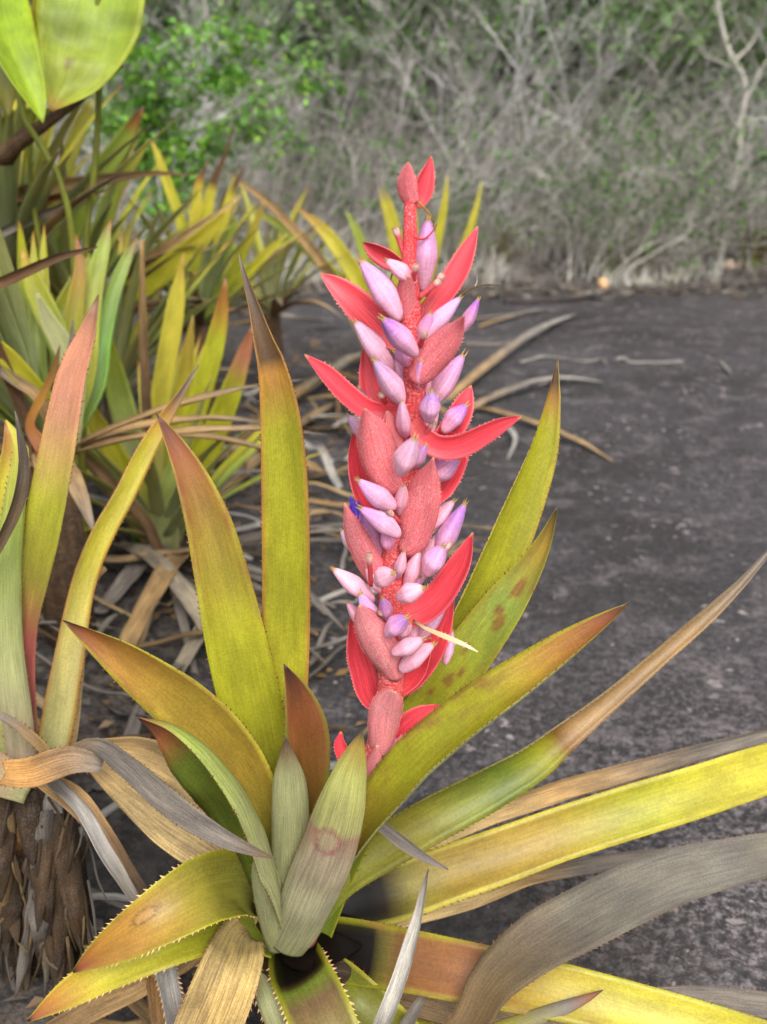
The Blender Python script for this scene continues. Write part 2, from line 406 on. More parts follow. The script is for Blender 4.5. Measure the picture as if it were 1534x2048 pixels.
# upright leaves behind the spike
ML([(600, 1890, 60), (578, 1700, 66), (570, 1500, 82), (570, 1380, 94), (573, 1250, 97), (573, 1100, 97), (570, 950, 94), (562, 830, 84), (546, 735, 64), (528, 680, 46), (508, 610, 26), (490, 555, 14), (478, 508, 3)],
   Y=(.80, .83, .86), ch=(.5, .3, .22, .3, .8), cols=[(0, GR), (.3, YL * .92), (.55, YG), (.78, YG * .9), (.845, ORG * .85), (.862, ORG), (.872, BRN * .75), (.9, BRN), (1, GRY * .9)], back=[(0, PALE), (.6, PALE), (.7, GRY * 1.2), (1, GRY * 1.2)], edge=ORG, red=(.2, .1, .3, .2, 0), roll=8)
ML([(602, 1880, 60), (572, 1740, 78), (545, 1620, 105), (522, 1510, 120), (498, 1400, 126), (472, 1290, 126), (446, 1170, 114), (418, 1055, 98), (386, 965, 74), (350, 890, 42), (312, 826, 3)],
   Y=(.79, .81, .84), ch=(.5, .35, .3, .35, .5), cols=[(0, GR), (.25, OL * 1.05), (.45, YG * .9), (.62, YG), (.8, OB * .95), (.93, RD), (1, DK)], edge=YG * 1.1, red=(.1, .25, .25, .42, .5), roll=-6)
ML([(600, 1885, 60), (560, 1720, 70), (520, 1600, 88), (480, 1525, 106), (430, 1465, 118), (368, 1405, 116), (300, 1350, 102), (238, 1305, 78), (180, 1270, 44), (126, 1240, 3)],
   Y=(.78, .77, .74), ch=(.5, .4, .35, .4, .8), cols=[(0, GR), (.3, OL), (.5, OB * 1.05), (.72, OB * 1.1), (.88, ORG * .85), (.95, RD * .9), (1, DK)], back=[(0, PALE), (.9, LGR), (1, DK)], edge=YL * .9, red=(.1, .2, .35, .4, .3), roll=(0, 18, 30))
# folded leaf: pale outside in front, green inside behind
ML([(572, 1880, 40), (552, 1760, 66), (520, 1655, 88), (470, 1565, 94), (410, 1497, 84), (345, 1452, 52), (278, 1435, 4)],
   Y=(.785, .75, .73, .72), ch=(.4, .8, .95, .95, .8), cols=[(0, GR * .8), (.5, GR * .75), (.8, GR * .8), (.92, RD), (1, DK)], back=[(0, PALE * .9), (.5, PALE), (.9, LGR * 1.05), (1, RD * .8)], roll=(64, 72, 66), red=(0, 0, .1, .2))
# short inner leaves
ML([(588, 1890, 62), (586, 1720, 84), (606, 1600, 88), (614, 1510, 92), (608, 1445, 88), (592, 1385, 56), (568, 1328, 3)],
   Y=(.79, .775, .78), ch=(.5, .35, .3, .4), cols=[(0, GR), (.3, GR * .9), (.55, s(122, 92, 40)), (.85, s(128, 74, 40)), (1, DK)], red=(0, .1, .3, .4, .4), edge=GR, roll=-10)
ML([(585, 1890, 62), (578, 1800, 70), (580, 1720, 80), (581, 1640, 82), (579, 1570, 72), (575, 1520, 40), (571, 1474, 3)],
   Y=(.765, .74, .745), ch=.45, face='ab', cols=[(0, GR), (1, GR)], back=[(0, PALE * .75), (.5, PALE * .8), (.85, PALE * .85), (.95, BRN), (1, DK)], spines=None)
ML([(560, 1905, 96), (590, 1852, 118), (624, 1775, 132), (655, 1700, 132), (680, 1620, 116), (699, 1550, 84), (713, 1500, 44), (724, 1462, 3)],
   Y=(.745, .715, .70, .71), ch=(.6, .6, .7, .8), face='ab', cols=[(0, GR), (1, LGR)], back=[(0, PALE * .7), (.3, s(158, 152, 120)), (.52, s(166, 150, 122)), (.62, s(168, 132, 108)), (.64, s(168, 164, 104)), (.85, s(172, 172, 92)), (.95, OB), (1, DK)], spines=(.35, .75), red=(0, 0, .1, .3, .2), nt=110, nu=24, bspots=[(.60, -.1, .05, .42, s(176, 160, 124), s(150, 92, 92))])
# right-hand leaves
ML([(625, 1890, 60), (690, 1690, 66), (770, 1515, 84), (845, 1395, 94), (905, 1295, 97), (955, 1195, 96), (1000, 1095, 92), (1042, 995, 82), (1078, 895, 62), (1101, 800, 32), (1107, 765, 20), (1115, 714, 2)],
   wfac=1.06, Y=(.80, .86, .93), ch=(.5, .55, .62, .62, .8), cols=[(0, GR), (.3, YG * .9), (.6, YG), (.9, YG), (.942, ORG), (.952, BRN * .8), (1, BRN * .7)], back=[(0, PALE), (.85, CRM), (1, BRN)], edge=s(188, 170, 70), red=(.1, .15, .2, .1), roll=(0, -32, -36))
ML([(628, 1890, 60), (700, 1700, 66), (785, 1545, 88), (850, 1430, 100), (905, 1355, 104), (958, 1282, 98), (1010, 1210, 86), (1058, 1140, 58), (1090, 1080, 32), (1115, 1014, 3)],
   Y=(.795, .83, .85), ch=(.5, .35, .3, .4), cols=[(0, GR), (.35, GR * 1.05), (.6, YG * .95), (.8, LGR), (.92, OB), (1, DK)], red=(.15, .40, .42, .40, .2), edge=YG, roll=(0, 10, 12), nt=110, nu=20, spots=[(q, v, a_, b_, s(132, 70, 46), s(140, 108, 48)) for q, v, a_, b_ in ((.43, -.15, .010, .2), (.45, .1, .007, .12), (.5, .5, .005, .1), (.58, -.35, .008, .12), (.62, -.05, .014, .16), (.65, .15, .010, .12), (.69, -.25, .010, .12), (.765, .25, .016, .22), (.785, -.05, .012, .2), (.84, .1, .02, .25), (.48, -.5, .006, .08))])
ML([(592, 1888, 46), (645, 1785, 66), (705, 1695, 88), (780, 1604, 104), (860, 1522, 112), (932, 1462, 112), (1002, 1408, 106), (1080, 1350, 92), (1150, 1295, 70), (1210, 1247, 40), (1259, 1206, 3)],
   wfac=.97, Y=(.775, .745, .73, .74), ch=(.6, .72, .78, .78, .9), cols=[(0, OL), (.3, OB * .85), (.5, YG * .95), (.7, YG * 1.05), (.86, ORG * .9), (.95, RD), (1, DK)], back=[(0, PALE), (.8, PALE * 1.05), (.95, OB), (1, DK)], edge=YG, red=(.2, .44, .40, .44, .3), roll=(20, 42, 46, 40))
# green leaf with long dried end
ML([(600, 1880, 46), (662, 1770, 70), (750, 1690, 98), (860, 1620, 104), (960, 1567, 98), (1050, 1517, 84), (1118, 1465, 66), (1200, 1402, 52), (1300, 1318, 44), (1400, 1232, 40), (1475, 1165, 26), (1550, 1085, 12)],
   Y=(.785, .83, .9, .98), wfac=1.08, ch=(.6, .8, .85, 1.1, 1.2), cols=[(0, GR), (.25, OL * 1.1), (.42, GR * .95), (.50, YG * .8), (.535, RD * .6), (.55, TAN * .9), (.8, TAN * .8), (1, GRY)], back=[(0, PALE), (.35, YL), (.5, CRM * .9), (.75, TAN), (1, GRY)], red=(.1, .1, .2, 0, 0), roll=(-20, -35, -40, -40), spines=(.1, .9))
MD([(640, 1840, 20), (760, 1712, 30), (860, 1674, 40), (1000, 1618, 46), (1150, 1568, 46), (1300, 1528, 40), (1450, 1487, 34), (1600, 1452, 24)], Y=(.82, .9, .98), ch=.7, roll=-30, cols=[(0, BRN), (.3, CRM * .85), (.5, TAN), (.8, GRY * .9), (1, GRY)])
# long yellow leaf to the right, cup full of dark water at its base
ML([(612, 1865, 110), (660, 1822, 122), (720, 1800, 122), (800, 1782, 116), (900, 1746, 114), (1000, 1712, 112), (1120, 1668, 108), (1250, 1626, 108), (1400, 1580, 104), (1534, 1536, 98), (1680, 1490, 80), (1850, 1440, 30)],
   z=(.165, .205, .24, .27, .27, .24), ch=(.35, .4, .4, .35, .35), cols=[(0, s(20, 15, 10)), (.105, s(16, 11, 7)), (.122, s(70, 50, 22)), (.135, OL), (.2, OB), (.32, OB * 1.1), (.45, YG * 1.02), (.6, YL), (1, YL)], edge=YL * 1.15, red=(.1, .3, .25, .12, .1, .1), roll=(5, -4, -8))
MD([(660, 1885, 30), (760, 1845, 44), (860, 1814, 52), (950, 1788, 52), (1050, 1752, 40), (1150, 1734, 36), (1280, 1714, 30), (1380, 1700, 8)], z=(.14, .15, .17, .19), ch=.5, cols=[(0, CRM), (.4, CRM * 1.05), (.55, TAN), (.7, GRY * 1.1), (1, GRY)], roll=-10)
# lower right leaf
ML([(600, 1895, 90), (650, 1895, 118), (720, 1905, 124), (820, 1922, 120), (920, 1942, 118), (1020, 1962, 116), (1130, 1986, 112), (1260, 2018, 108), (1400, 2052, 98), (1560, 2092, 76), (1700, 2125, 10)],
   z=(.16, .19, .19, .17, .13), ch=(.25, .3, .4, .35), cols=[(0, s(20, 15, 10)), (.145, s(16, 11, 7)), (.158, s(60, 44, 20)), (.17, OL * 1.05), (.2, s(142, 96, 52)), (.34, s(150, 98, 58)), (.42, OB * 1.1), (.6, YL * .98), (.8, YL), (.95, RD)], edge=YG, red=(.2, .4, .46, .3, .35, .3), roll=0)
MD([(690, 2120, 60), (800, 2140, 90), (925, 2072, 74), (985, 1972, 92), (1062, 1902, 112), (1150, 1848, 122), (1250, 1795, 116), (1350, 1752, 106), (1450, 1727, 92), (1545, 1706, 80), (1660, 1680, 40)],
   z=(.10, .16, .235, .25, .26, .25), ch=(.5, .4, .35, .22, .15, .15), wob=.14, mats=[M_DRY2, M_DRY2], cols=[(0, BRN), (.3, s(106, 86, 58)), (.5, s(98, 92, 82)), (.8, s(104, 99, 92)), (1, s(100, 88, 72))], sp_mat=M_SPINE, roll=(20, 28, 0, -10), label='broad grey-brown dead leaf')
ML([(860, 2150, 40), (960, 2078, 38), (1040, 2046, 36), (1120, 2018, 30), (1170, 1998, 18), (1206, 1980, 2)], z=(.12, .17, .2), ch=.5, face='ab', cols=[(0, OL), (1, OL)], back=[(0, ORG), (.5, OL), (.8, GRY * .9), (.93, RD * .7), (1, DK)], spines=None)
# leaves towards the viewer
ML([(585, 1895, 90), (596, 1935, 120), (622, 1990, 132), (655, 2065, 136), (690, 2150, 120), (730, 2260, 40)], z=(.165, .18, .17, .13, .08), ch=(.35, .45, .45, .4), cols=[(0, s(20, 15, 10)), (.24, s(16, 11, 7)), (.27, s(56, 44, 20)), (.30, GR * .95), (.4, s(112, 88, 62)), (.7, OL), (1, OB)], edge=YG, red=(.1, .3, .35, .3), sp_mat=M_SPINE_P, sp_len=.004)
ML([(640, 1930, 50), (670, 1955, 86), (720, 2000, 96), (790, 2060, 90), (870, 2130, 60)], z=(.15, .15, .12, .08), ch=.5, cols=[(0, GR), (.5, s(132, 130, 48)), (1, YL)], edge=YL, red=.1)
MD([(640, 1940, 50), (760, 1985, 80), (900, 2030, 90), (1040, 2070, 70)], z=(.12, .10, .07), ch=.4, cols=[(0, CRM), (.5, YL * .8), (1, TAN)])
ML([(560, 1860, 100), (520, 1790, 130), (470, 1775, 150), (415, 1785, 150), (355, 1815, 136), (295, 1850, 112), (238, 1885, 84), (190, 1914, 50), (146, 1944, 6)],
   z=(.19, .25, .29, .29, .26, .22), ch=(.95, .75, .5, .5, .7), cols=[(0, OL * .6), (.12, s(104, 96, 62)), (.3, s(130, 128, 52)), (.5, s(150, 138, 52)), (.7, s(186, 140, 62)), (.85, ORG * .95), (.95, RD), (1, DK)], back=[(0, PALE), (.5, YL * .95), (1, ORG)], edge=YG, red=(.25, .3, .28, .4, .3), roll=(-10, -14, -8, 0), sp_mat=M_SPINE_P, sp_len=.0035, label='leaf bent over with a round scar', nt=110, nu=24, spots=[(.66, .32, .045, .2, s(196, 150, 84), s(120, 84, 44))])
ML([(560, 1885, 80), (480, 1850, 100), (400, 1860, 110), (310, 1895, 100), (220, 1938, 84), (135, 1988, 60), (56, 2042, 6)], z=(.17, .22, .23, .2, .16), ch=(.8, .5, .5, .6), cols=[(0, GR), (.4, YG), (.7, YL), (.88, ORG), (.97, RD), (1, DK)], back=[(0, PALE), (.6, YG), (1, ORG)], edge=YL, red=(.1, .1, .2, .3), sp_mat=M_SPINE_P)
ML([(560, 1905, 50), (548, 1850, 64), (538, 1790, 70), (530, 1740, 60), (522, 1700, 20)], Y=(.75, .74, .745), ch=.6, face='ab', cols=[(0, GR), (1, GR)], back=[(0, PALE * .6), (1, PALE * .8)], spines=(.3, .9))
# dead outer leaves round the base
MD([(545, 1890, 60), (492, 1865, 84), (466, 1925, 124), (440, 1995, 136), (405, 2080, 130), (370, 2170, 90)], z=(.15, .22, .2, .15, .1), ch=(.5, .5, .35, .3), cols=[(0, TAN), (.3, s(170, 148, 92)), (.7, s(176, 146, 92)), (1, TAN * .8)], sp_len=.004, label='broad tan dead leaf')
ML([(560, 1900, 40), (520, 1930, 52), (535, 1990, 56), (560, 2060, 56), (575, 2150, 50)], z=(.15, .17, .14, .1), ch=.6, face='ab', cols=[(0, GR), (1, GR)], back=[(0, PALE), (1, PALE * .9)], sp_mat=M_SPINE_P, sp_len=.004)
ML([(575, 1900, 30), (545, 1925, 60), (556, 1985, 78), (575, 2060, 80), (600, 2150, 60)], z=(.15, .15, .12, .08), ch=.45, cols=[(0, OL), (.4, s(150, 142, 60)), (1, OL)], sp_mat=M_SPINE_P, sp_len=.004)
MD([(330, 1845, 40), (322, 1900, 46), (332, 1960, 48), (346, 2030, 46), (362, 2110, 40)], z=(.16, .17, .15, .1), ch=.6, cols=[(0, GRY), (.5, WHT * .7), (1, GRY)], sp_mat=M_SPINE_P, sp_len=.004, roll=20)
MD([(520, 1890, 50), (430, 1880, 46), (360, 1925, 50), (270, 1975, 54), (180, 2020, 52), (80, 2075, 40)], z=(.14, .14, .11, .08), ch=.6, cols=[(0, BRN), (.3, TAN), (.7, TAN * .85), (1, BRN)])
MD([(310, 1830, 36), (312, 1900, 44), (318, 1980, 50), (330, 2080, 50)], z=(.13, .13, .09), ch=.5, cols=[(0, BRN), (.5, s(140, 100, 52)), (1, BRN)])
MD([(560, 1790, 50), (500, 1745, 96), (425, 1685, 130), (345, 1635, 118), (265, 1578, 84), (190, 1525, 40)], z=(.17, .235, .26, .25), ch=.4, cols=[(0, TAN), (.3, CRM), (.7, CRM), (1, TAN)], label='cream dead leaf')
MD([(570, 1790, 40), (480, 1640, 66), (400, 1560, 80), (300, 1505, 68), (190, 1490, 30)], Y=(.8, .86, .88), ch=.5, cols=[(0, TAN), (.5, CRM * .85), (1, TAN)], roll=20)
MD([(640, 1850, 16), (700, 1620, 22), (745, 1640, 24), (800, 1682, 32), (850, 1716, 22), (897, 1739, 3)], Y=(.78, .775, .765, .76), ch=.8, cols=[(0, GRY), (.6, GRY * .8), (1, GRY)], spines=None)
MD([(700, 2130, 40), (748, 2080, 46), (778, 2022, 48), (808, 1940, 44), (834, 1850, 30), (848, 1785, 17), (857, 1738, 2)], z=(.12, .2, .24, .27), ch=1.0, cols=[(0, GRY * .7), (.4, WHT * .75), (.75, WHT * .8), (1, GRY * .8)], roll=(0, 30), spines=None, label='narrow grey-white dead leaf')
MD([(770, 2120, 36), (810, 2055, 34), (842, 2000, 22), (858, 1975, 4)], z=(.13, .16), ch=.8, cols=[(0, GRY * .6), (1, GRY)], spines=None)
MD([(640, 1905, 60), (800, 1985, 70), (1100, 2052, 66), (1340, 2004, 60), (1534, 2010, 50), (1660, 2030, 20)], z=(.12, .1, .08, .09), ch=.4, cols=[(0, TAN), (.6, GRY * .9), (1, GRY)])
# short stock under the crown and dark water in the tank
zg = gz(crown[0], crown[1])
tube('stock', main, [(crown[0], crown[1], zg - .04), (crown[0], crown[1], .05), (crown[0], crown[1], .11), (crown[0], crown[1], .165)], [.05, .05, .048, .05], M_DRY, [(0, BRN * .25), (1, BRN * .3)], n=14, lump=.3)
wv = []; wc = PZ(636, 1872, .18)
for k in range(28):
    a = 2 * math.pi * k / 28; r_ = .046 * (1 + .1 * math.sin(3 * a + 1))
    wv.append((wc[0] + r_ * math.cos(a) * 1.05, wc[1] + r_ * math.sin(a) * .9, .18))
wv += [(x, y, .178) for x, y, _ in wv]
mesh_obj('tank_water', wv, [tuple(range(28)), tuple(range(55, 27, -1))] + [(k, k + 28, (k + 1) % 28 + 28, (k + 1) % 28) for k in range(28)], [M_WATER], main, smooth=False)

# ------------------------------------------------------------------ the flower spike: stalk > bracts, flowers
SY = .78
stem_px = [(612, 1880, 40), (662, 1740, 44), (715, 1610, 48), (745, 1530, 52), (768, 1450, 54), (782, 1370, 56), (784, 1290, 54), (784, 1200, 58), (790, 1110, 52), (800, 1020, 52), (812, 930, 52), (822, 850, 50), (830, 770, 46), (826, 690, 46), (818, 620, 48), (818, 560, 40), (820, 500, 32), (820, 450, 27), (821, 400, 25), (824, 375, 20)]
sw = np.array([[*PY(x, y, SY), w * depth(PY(x, y, SY)) / FPX / 2] for x, y, w in stem_px])
sp_ = spline(sw, 90)
RED, RED2, PNK = s(236, 76, 90), s(232, 116, 124), s(232, 120, 140)
spike = tube('flower_spike', main, sp_[:, :3], sp_[:, 3], M_BRB, [(0, s(200, 90, 90)), (.25, s(218, 84, 84)), (1, s(222, 66, 72))], n=16, lump=.10)
spike['label'] = 'tall red flower spike'
def BR(pts, dy=0., face='ad', tone=1.0, pale=0., ch=.5, roll=0, dtip=0., sp=True, **k):
    a = (RED * (1 - .0) * tone); b = RED2 * (1 - pale) + s(232, 150, 155) * pale
    n = len(pts); Y = np.interp(np.linspace(0, 1, n), [0, 1], [SY + dy * .35, SY + dy + dtip])
    return blade('bract', spike, pts, Y=list(Y), face=face, ch=ch, roll=roll, cols=[(0, s(240, 112, 116)), (.25, a), (.93, a), (.97, a * .85), (1, s(180, 140, 90))], back=[(0, b), (.85, b), (.96, b), (1, s(190, 150, 100))], mats=[M_BRA, M_BRB], nt=22, nu=8, th=.0014,
                 spines=(.2, .95) if sp else None, sp_mat=M_SPINE_R, sp_gap=.0036, sp_len=.0019, edge=s(240, 110, 118), bedge=.5, **k)
ab = dict(face='ab')
BR([(828, 408, 34), (818, 388, 52), (814, 365, 50), (815, 343, 30), (817, 324, 3)], -.010, ch=.8, **ab)
BR([(828, 410, 30), (842, 388, 44), (849, 362, 42), (857, 336, 24), (862, 312, 3)], .004, ch=.6, roll=-14)
BR([(806, 532, 34), (775, 512, 44), (748, 498, 34), (726, 485, 3)], .012, ch=.7, roll=30)
BR([(838, 640, 34), (872, 606, 44), (898, 572, 50), (920, 535, 48), (938, 495, 32), (956, 452, 3)], .025, ch=.45, roll=12)
BR([(812, 690, 40), (772, 668, 56), (734, 630, 66), (700, 596, 58), (668, 568, 36), (641, 547, 3)], .018, ch=.4, roll=-8)
BR([(822, 762, 44), (842, 745, 70), (868, 712, 82), (896, 680, 66), (914, 655, 34), (922, 642, 16), (929, 630, 2)], -.04, ch=.75, **ab)
BR([(846, 660, 30), (862, 630, 40), (878, 600, 30), (888, 572, 4)], .02, ch=.5)
BR([(815, 640, 52), (812, 605, 56), (812, 575, 46), (815, 552, 20)], -.022, ch=.9, sp=False, **ab)
BR([(822, 822, 34), (778, 826, 40), (732, 818, 46), (692, 788, 46), (650, 746, 36), (609, 709, 3)], -.02, ch=.55, roll=(10, -10, -18))
BR([(790, 820, 40), (752, 800, 48), (738, 755, 44), (726, 695, 4)], .03, ch=.4)
BR([(812, 985, 44), (782, 962, 78), (762, 925, 92), (752, 885, 92), (744, 856, 62), (734, 832, 26), (730, 816, 2)], -.035, ch=.75, **ab)
BR([(812, 910, 30), (795, 880, 44), (780, 850, 40), (775, 822, 6)], -.018, ch=.6, pale=.3, sp=False, **ab)
BR([(826, 842, 36), (850, 876, 48), (882, 893, 52), (922, 889, 52), (962, 870, 46), (1004, 848, 32), (1044, 832, 3)], -.03, ch=.5, roll=(-10, -16, -14))
BR([(850, 900, 40), (892, 872, 52), (918, 832, 54), (932, 798, 36), (942, 770, 3)], .022, ch=.45)
BR([(840, 1010, 40), (880, 975, 58), (906, 930, 58), (920, 890, 44), (926, 862, 6)], .02, ch=.5)
BR([(795, 1050, 40), (745, 1015, 54), (722, 970, 52), (711, 915, 40), (706, 862, 4)], .022, ch=.5, roll=-20)
BR([(800, 1104, 46), (820, 1085, 82), (833, 1045, 98), (842, 1005, 94), (852, 965, 64), (861, 936, 26), (867, 914, 2)], -.04, ch=.75, tone=.92, **ab)
BR([(786, 1198, 46), (756, 1165, 62), (730, 1125, 66), (710, 1082, 58), (698, 1045, 36), (689, 1006, 3)], -.018, ch=.8, pale=.2, roll=24, **ab)
BR([(800, 1110, 30), (765, 1085, 50), (745, 1040, 46), (735, 990, 20)], .02, ch=.5)
BR([(790, 1238, 44), (842, 1222, 66), (880, 1192, 66), (910, 1150, 58), (930, 1112, 42), (946, 1065, 3)], -.012, ch=.55, roll=(0, 14, 24))
BR([(796, 1362, 46), (784, 1330, 84), (764, 1295, 92), (742, 1258, 76), (728, 1232, 44), (719, 1210, 4)], -.04, ch=.8, pale=.55, **ab)
BR([(770, 1430, 26), (738, 1392, 48), (724, 1345, 56), (712, 1295, 50), (702, 1230, 5)], .016, ch=.5, roll=-14)
BR([(778, 1390, 34), (822, 1360, 54), (860, 1310, 56), (886, 1255, 46), (908, 1190, 4)], .018, ch=.55, roll=10)
BR([(800, 1385, 30), (832, 1352, 40), (850, 1310, 34), (862, 1275, 6)], -.005, ch=.6, roll=20)
BR([(766, 1515, 46), (764, 1490, 70), (766, 1455, 84), (772, 1420, 80), (782, 1395, 50), (788, 1382, 8)], -.035, ch=.8, pale=.6, **ab)
BR([(735, 1560, 30), (772, 1512, 50), (808, 1468, 62), (842, 1436, 52), (888, 1410, 4)], .0, ch=.6, pale=.3, roll=14)
BR([(738, 1565, 30), (770, 1525, 40), (800, 1490, 34), (830, 1462, 6)], -.02, ch=.7, pale=.5, **ab)
BR([(728, 1575, 30), (696, 1525, 36), (680, 1490, 32), (682, 1463, 6)], .005, ch=.7, pale=.3)
BR([(715, 1640, 40), (735, 1575, 46), (748, 1530, 40), (755, 1490, 8)], -.02, ch=.8, pale=.35, sp=False, **ab)
blade('dried_bract', spike, [(826, 1240, 5), (850, 1256, 7), (895, 1275, 11), (930, 1290, 8), (956, 1304, 2)], Y=(.765, .74), cols=[(0, BRN), (.2, CRM), (1, s(240, 228, 190))], mats=[M_BRA, M_BRA], nt=16, nu=4, ch=.3, spines=(.4, .98), sp_mat=M_SPINE_P, sp_gap=.004, sp_len=.002)
def tw(pts, Y, w=2.2, c=BRN):
    W = np.array([[*PY(x, y, Y)] for x, y in pts]); W = spline(np.hstack([W, np.ones((len(W), 1))]), 12)[:, :3]
    tube('dried_style', spike, W, np.linspace(w, w * .4, 12) * .0004, M_TWIG, [(0, c), (1, c * .6)], n=5)
tw([(918, 592), (948, 574), (975, 570), (1002, 571)], .79); tw([(950, 574), (954, 562), (953, 548)], .79, 1.6, WHT)
tw([(836, 404), (850, 418), (862, 432), (868, 446)], .775, 2.6, ORG); tw([(826, 474), (848, 478), (866, 462), (874, 448)], .77, 2.4, s(190, 60, 60))
tw([(785, 545), (780, 560), (772, 566)], .775, 2.0, BRN)
# flowers: plump tapering buds with a dried brown crown
PINK, LIL, PUR, VIO = s(236, 170, 192), s(202, 140, 204), s(152, 90, 182), s(86, 48, 190)
def FL(b, tpt, w, dyb=0., dyt=None, tip=LIL, crownc=True, pale=PINK, bend=0., fat=.42, W=None):
    B, Tp = W if W is not None else (PY(*b, SY + dyb), PY(*tpt, SY + dyt)); ax = Tp - B; L = np.linalg.norm(ax); d = ax / L
    R = w * .98 * depth(B) / FPX / 2; n, m = 14, 14
    A = unit(np.cross(d, np.array([.2, .9, .3]))); Bv = np.cross(d, A)
    V = []; lt = []; cc = []; ph = rnd.uniform(0, 40); tw0 = rnd.uniform(0, 2)
    # profile: narrow foot, widest low down, tapering to the tip
    prof = lambda t: (.22 + .78 * (t / fat) ** .6) if t < fat else 1 - .80 * ((t - fat) / (1 - fat)) ** 1.55
    for i in range(m + 1):
        t = i / m; c0 = B + ax * t + Bv * bend * L * math.sin(math.pi * t)
        if t < .55: col = pale * (1 - t / .55 * .35) + tip * (t / .55 * .35)
        else: col = (pale * .65 + tip * .35) * (1 - (t - .55) / .45) + tip * ((t - .55) / .45)
        if crownc and t > .93: col = s(150, 120, 70)
        for k in range(n):
            a = 2 * math.pi * k / n; rr = R * prof(t) * (1 + .11 * math.cos(3 * a + tw0 + t * .8) + .05 * mn.noise(Vector((math.cos(a) + ph, math.sin(a), t * 3))))
            V.append(c0 + rr * (math.cos(a) * A + math.sin(a) * Bv)); lt.append((a / 6.28 * .03 + ph, t * L + ph, ph)); cc.append((*col, 0))
    F = [(i * n + k, i * n + (k + 1) % n, (i + 1) * n + (k + 1) % n, (i + 1) * n + k) for i in range(m) for k in range(n)]
    F += [tuple(range(n))[::-1], tuple(m * n + k for k in range(n))]
    if crownc:   # dried sepal points
        for q in range(4):
            a = q * 1.57 + tw0; e = A * math.cos(a) + Bv * math.sin(a); o_ = len(V); r2 = R * .2
            f = rnd.uniform(.8, 1.5)
            for pt in (Tp + e * r2 - d * .001 + np.cross(d, e) * r2 * .5, Tp + e * r2 - d * .001 - np.cross(d, e) * r2 * .5, Tp + e * r2 * .5, Tp + e * r2 * 1.1 + d * R * .42 * f):
                V.append(pt); lt.append((0, 0, ph)); cc.append((*s(178, 140, 84), 0))
            F += [(o_, o_ + 1, o_ + 3), (o_ + 1, o_ + 2, o_ + 3), (o_ + 2, o_, o_ + 3)]
    f = mesh_obj('flower', V, F, [M_FLO], spike, cols=cc, uvs=lt)
    return f
fl = [((846, 585), (856, 438), 48, .0, .0, LIL), ((822, 562), (772, 520), 34, -.015, -.02, PINK), ((800, 640), (721, 522), 52, -.012, -.02, LIL), ((845, 680), (921, 595), 36, -.01, -.012, s(178, 150, 210)),
      ((922, 668), (957, 598), 28, .012, .01, s(160, 80, 190)), ((834, 712), (764, 637), 48, -.03, -.045, PUR), ((785, 745), (709, 642), 46, .005, .005, s(226, 186, 216)), ((806, 808), (748, 720), 48, -.02, -.03, s(176, 142, 190)),
      ((858, 812), (927, 710), 50, .012, .015, LIL), ((858, 845), (863, 783), 44, -.025, -.03, s(158, 112, 190)), ((885, 865), (934, 810), 40, .005, .004, s(158, 96, 196)), ((798, 950), (830, 876), 50, -.03, -.045, s(206, 160, 190)),
      ((862, 962), (918, 916), 44, .0, -.006, LIL), ((735, 880), (696, 832), 32, .01, .012, s(196, 160, 200)), ((792, 1016), (716, 960), 44, -.02, -.028, LIL), ((800, 1072), (720, 1016), 42, -.024, -.032, LIL),
      ((770, 1140), (706, 1010), 40, .004, .0, s(170, 120, 210)), ((850, 1065), (908, 1002), 36, .012, .014, PINK), ((868, 1122), (929, 1008), 44, .006, .004, s(170, 110, 220)), ((818, 1188), (884, 1062), 42, .008, .01, PINK),
      ((852, 1150), (887, 1092), 46, -.02, -.028, s(196, 146, 210)), ((772, 1160), (764, 1068), 30, .012, .012, PINK), ((812, 1182), (838, 1103), 34, -.012, -.014, PINK), ((752, 1166), (786, 1146), 42, -.03, -.05, PINK),
      ((795, 1196), (848, 1176), 42, -.03, -.045, PINK), ((748, 1202), (666, 1138), 40, -.008, -.008, PINK), ((762, 1282), (720, 1186), 44, -.014, -.016, s(186, 150, 210)), ((735, 1262), (694, 1204), 28, .002, .0, PINK),
      ((772, 1272), (814, 1234), 42, -.03, -.042, s(170, 110, 196)), ((784, 1308), (847, 1278), 38, -.028, -.036, PINK), ((800, 1342), (868, 1288), 42, -.02, -.026, PINK), ((828, 1288), (896, 1192), 42, .004, .006, s(186, 150, 215)),
      ((815, 1300), (830, 1240), 32, .002, 0, PINK), ((712, 1110), (682, 1060), 24, .012, .012, s(206, 190, 215)), ((745, 850), (718, 775), 26, .014, .016, s(110, 80, 110)), ((840, 1010), (862, 962), 30, .01, .01, PINK),
      ((890, 1330), (905, 1262), 24, .012, .012, LIL), ((800, 700), (845, 640), 30, .012, .012, LIL)]
for i, (b, t_, w, d0, d1, tp) in enumerate(fl):
    FL(b, t_, w, d0, d1, tp, bend=rnd.uniform(-.05, .05), fat=rnd.uniform(.36, .5))
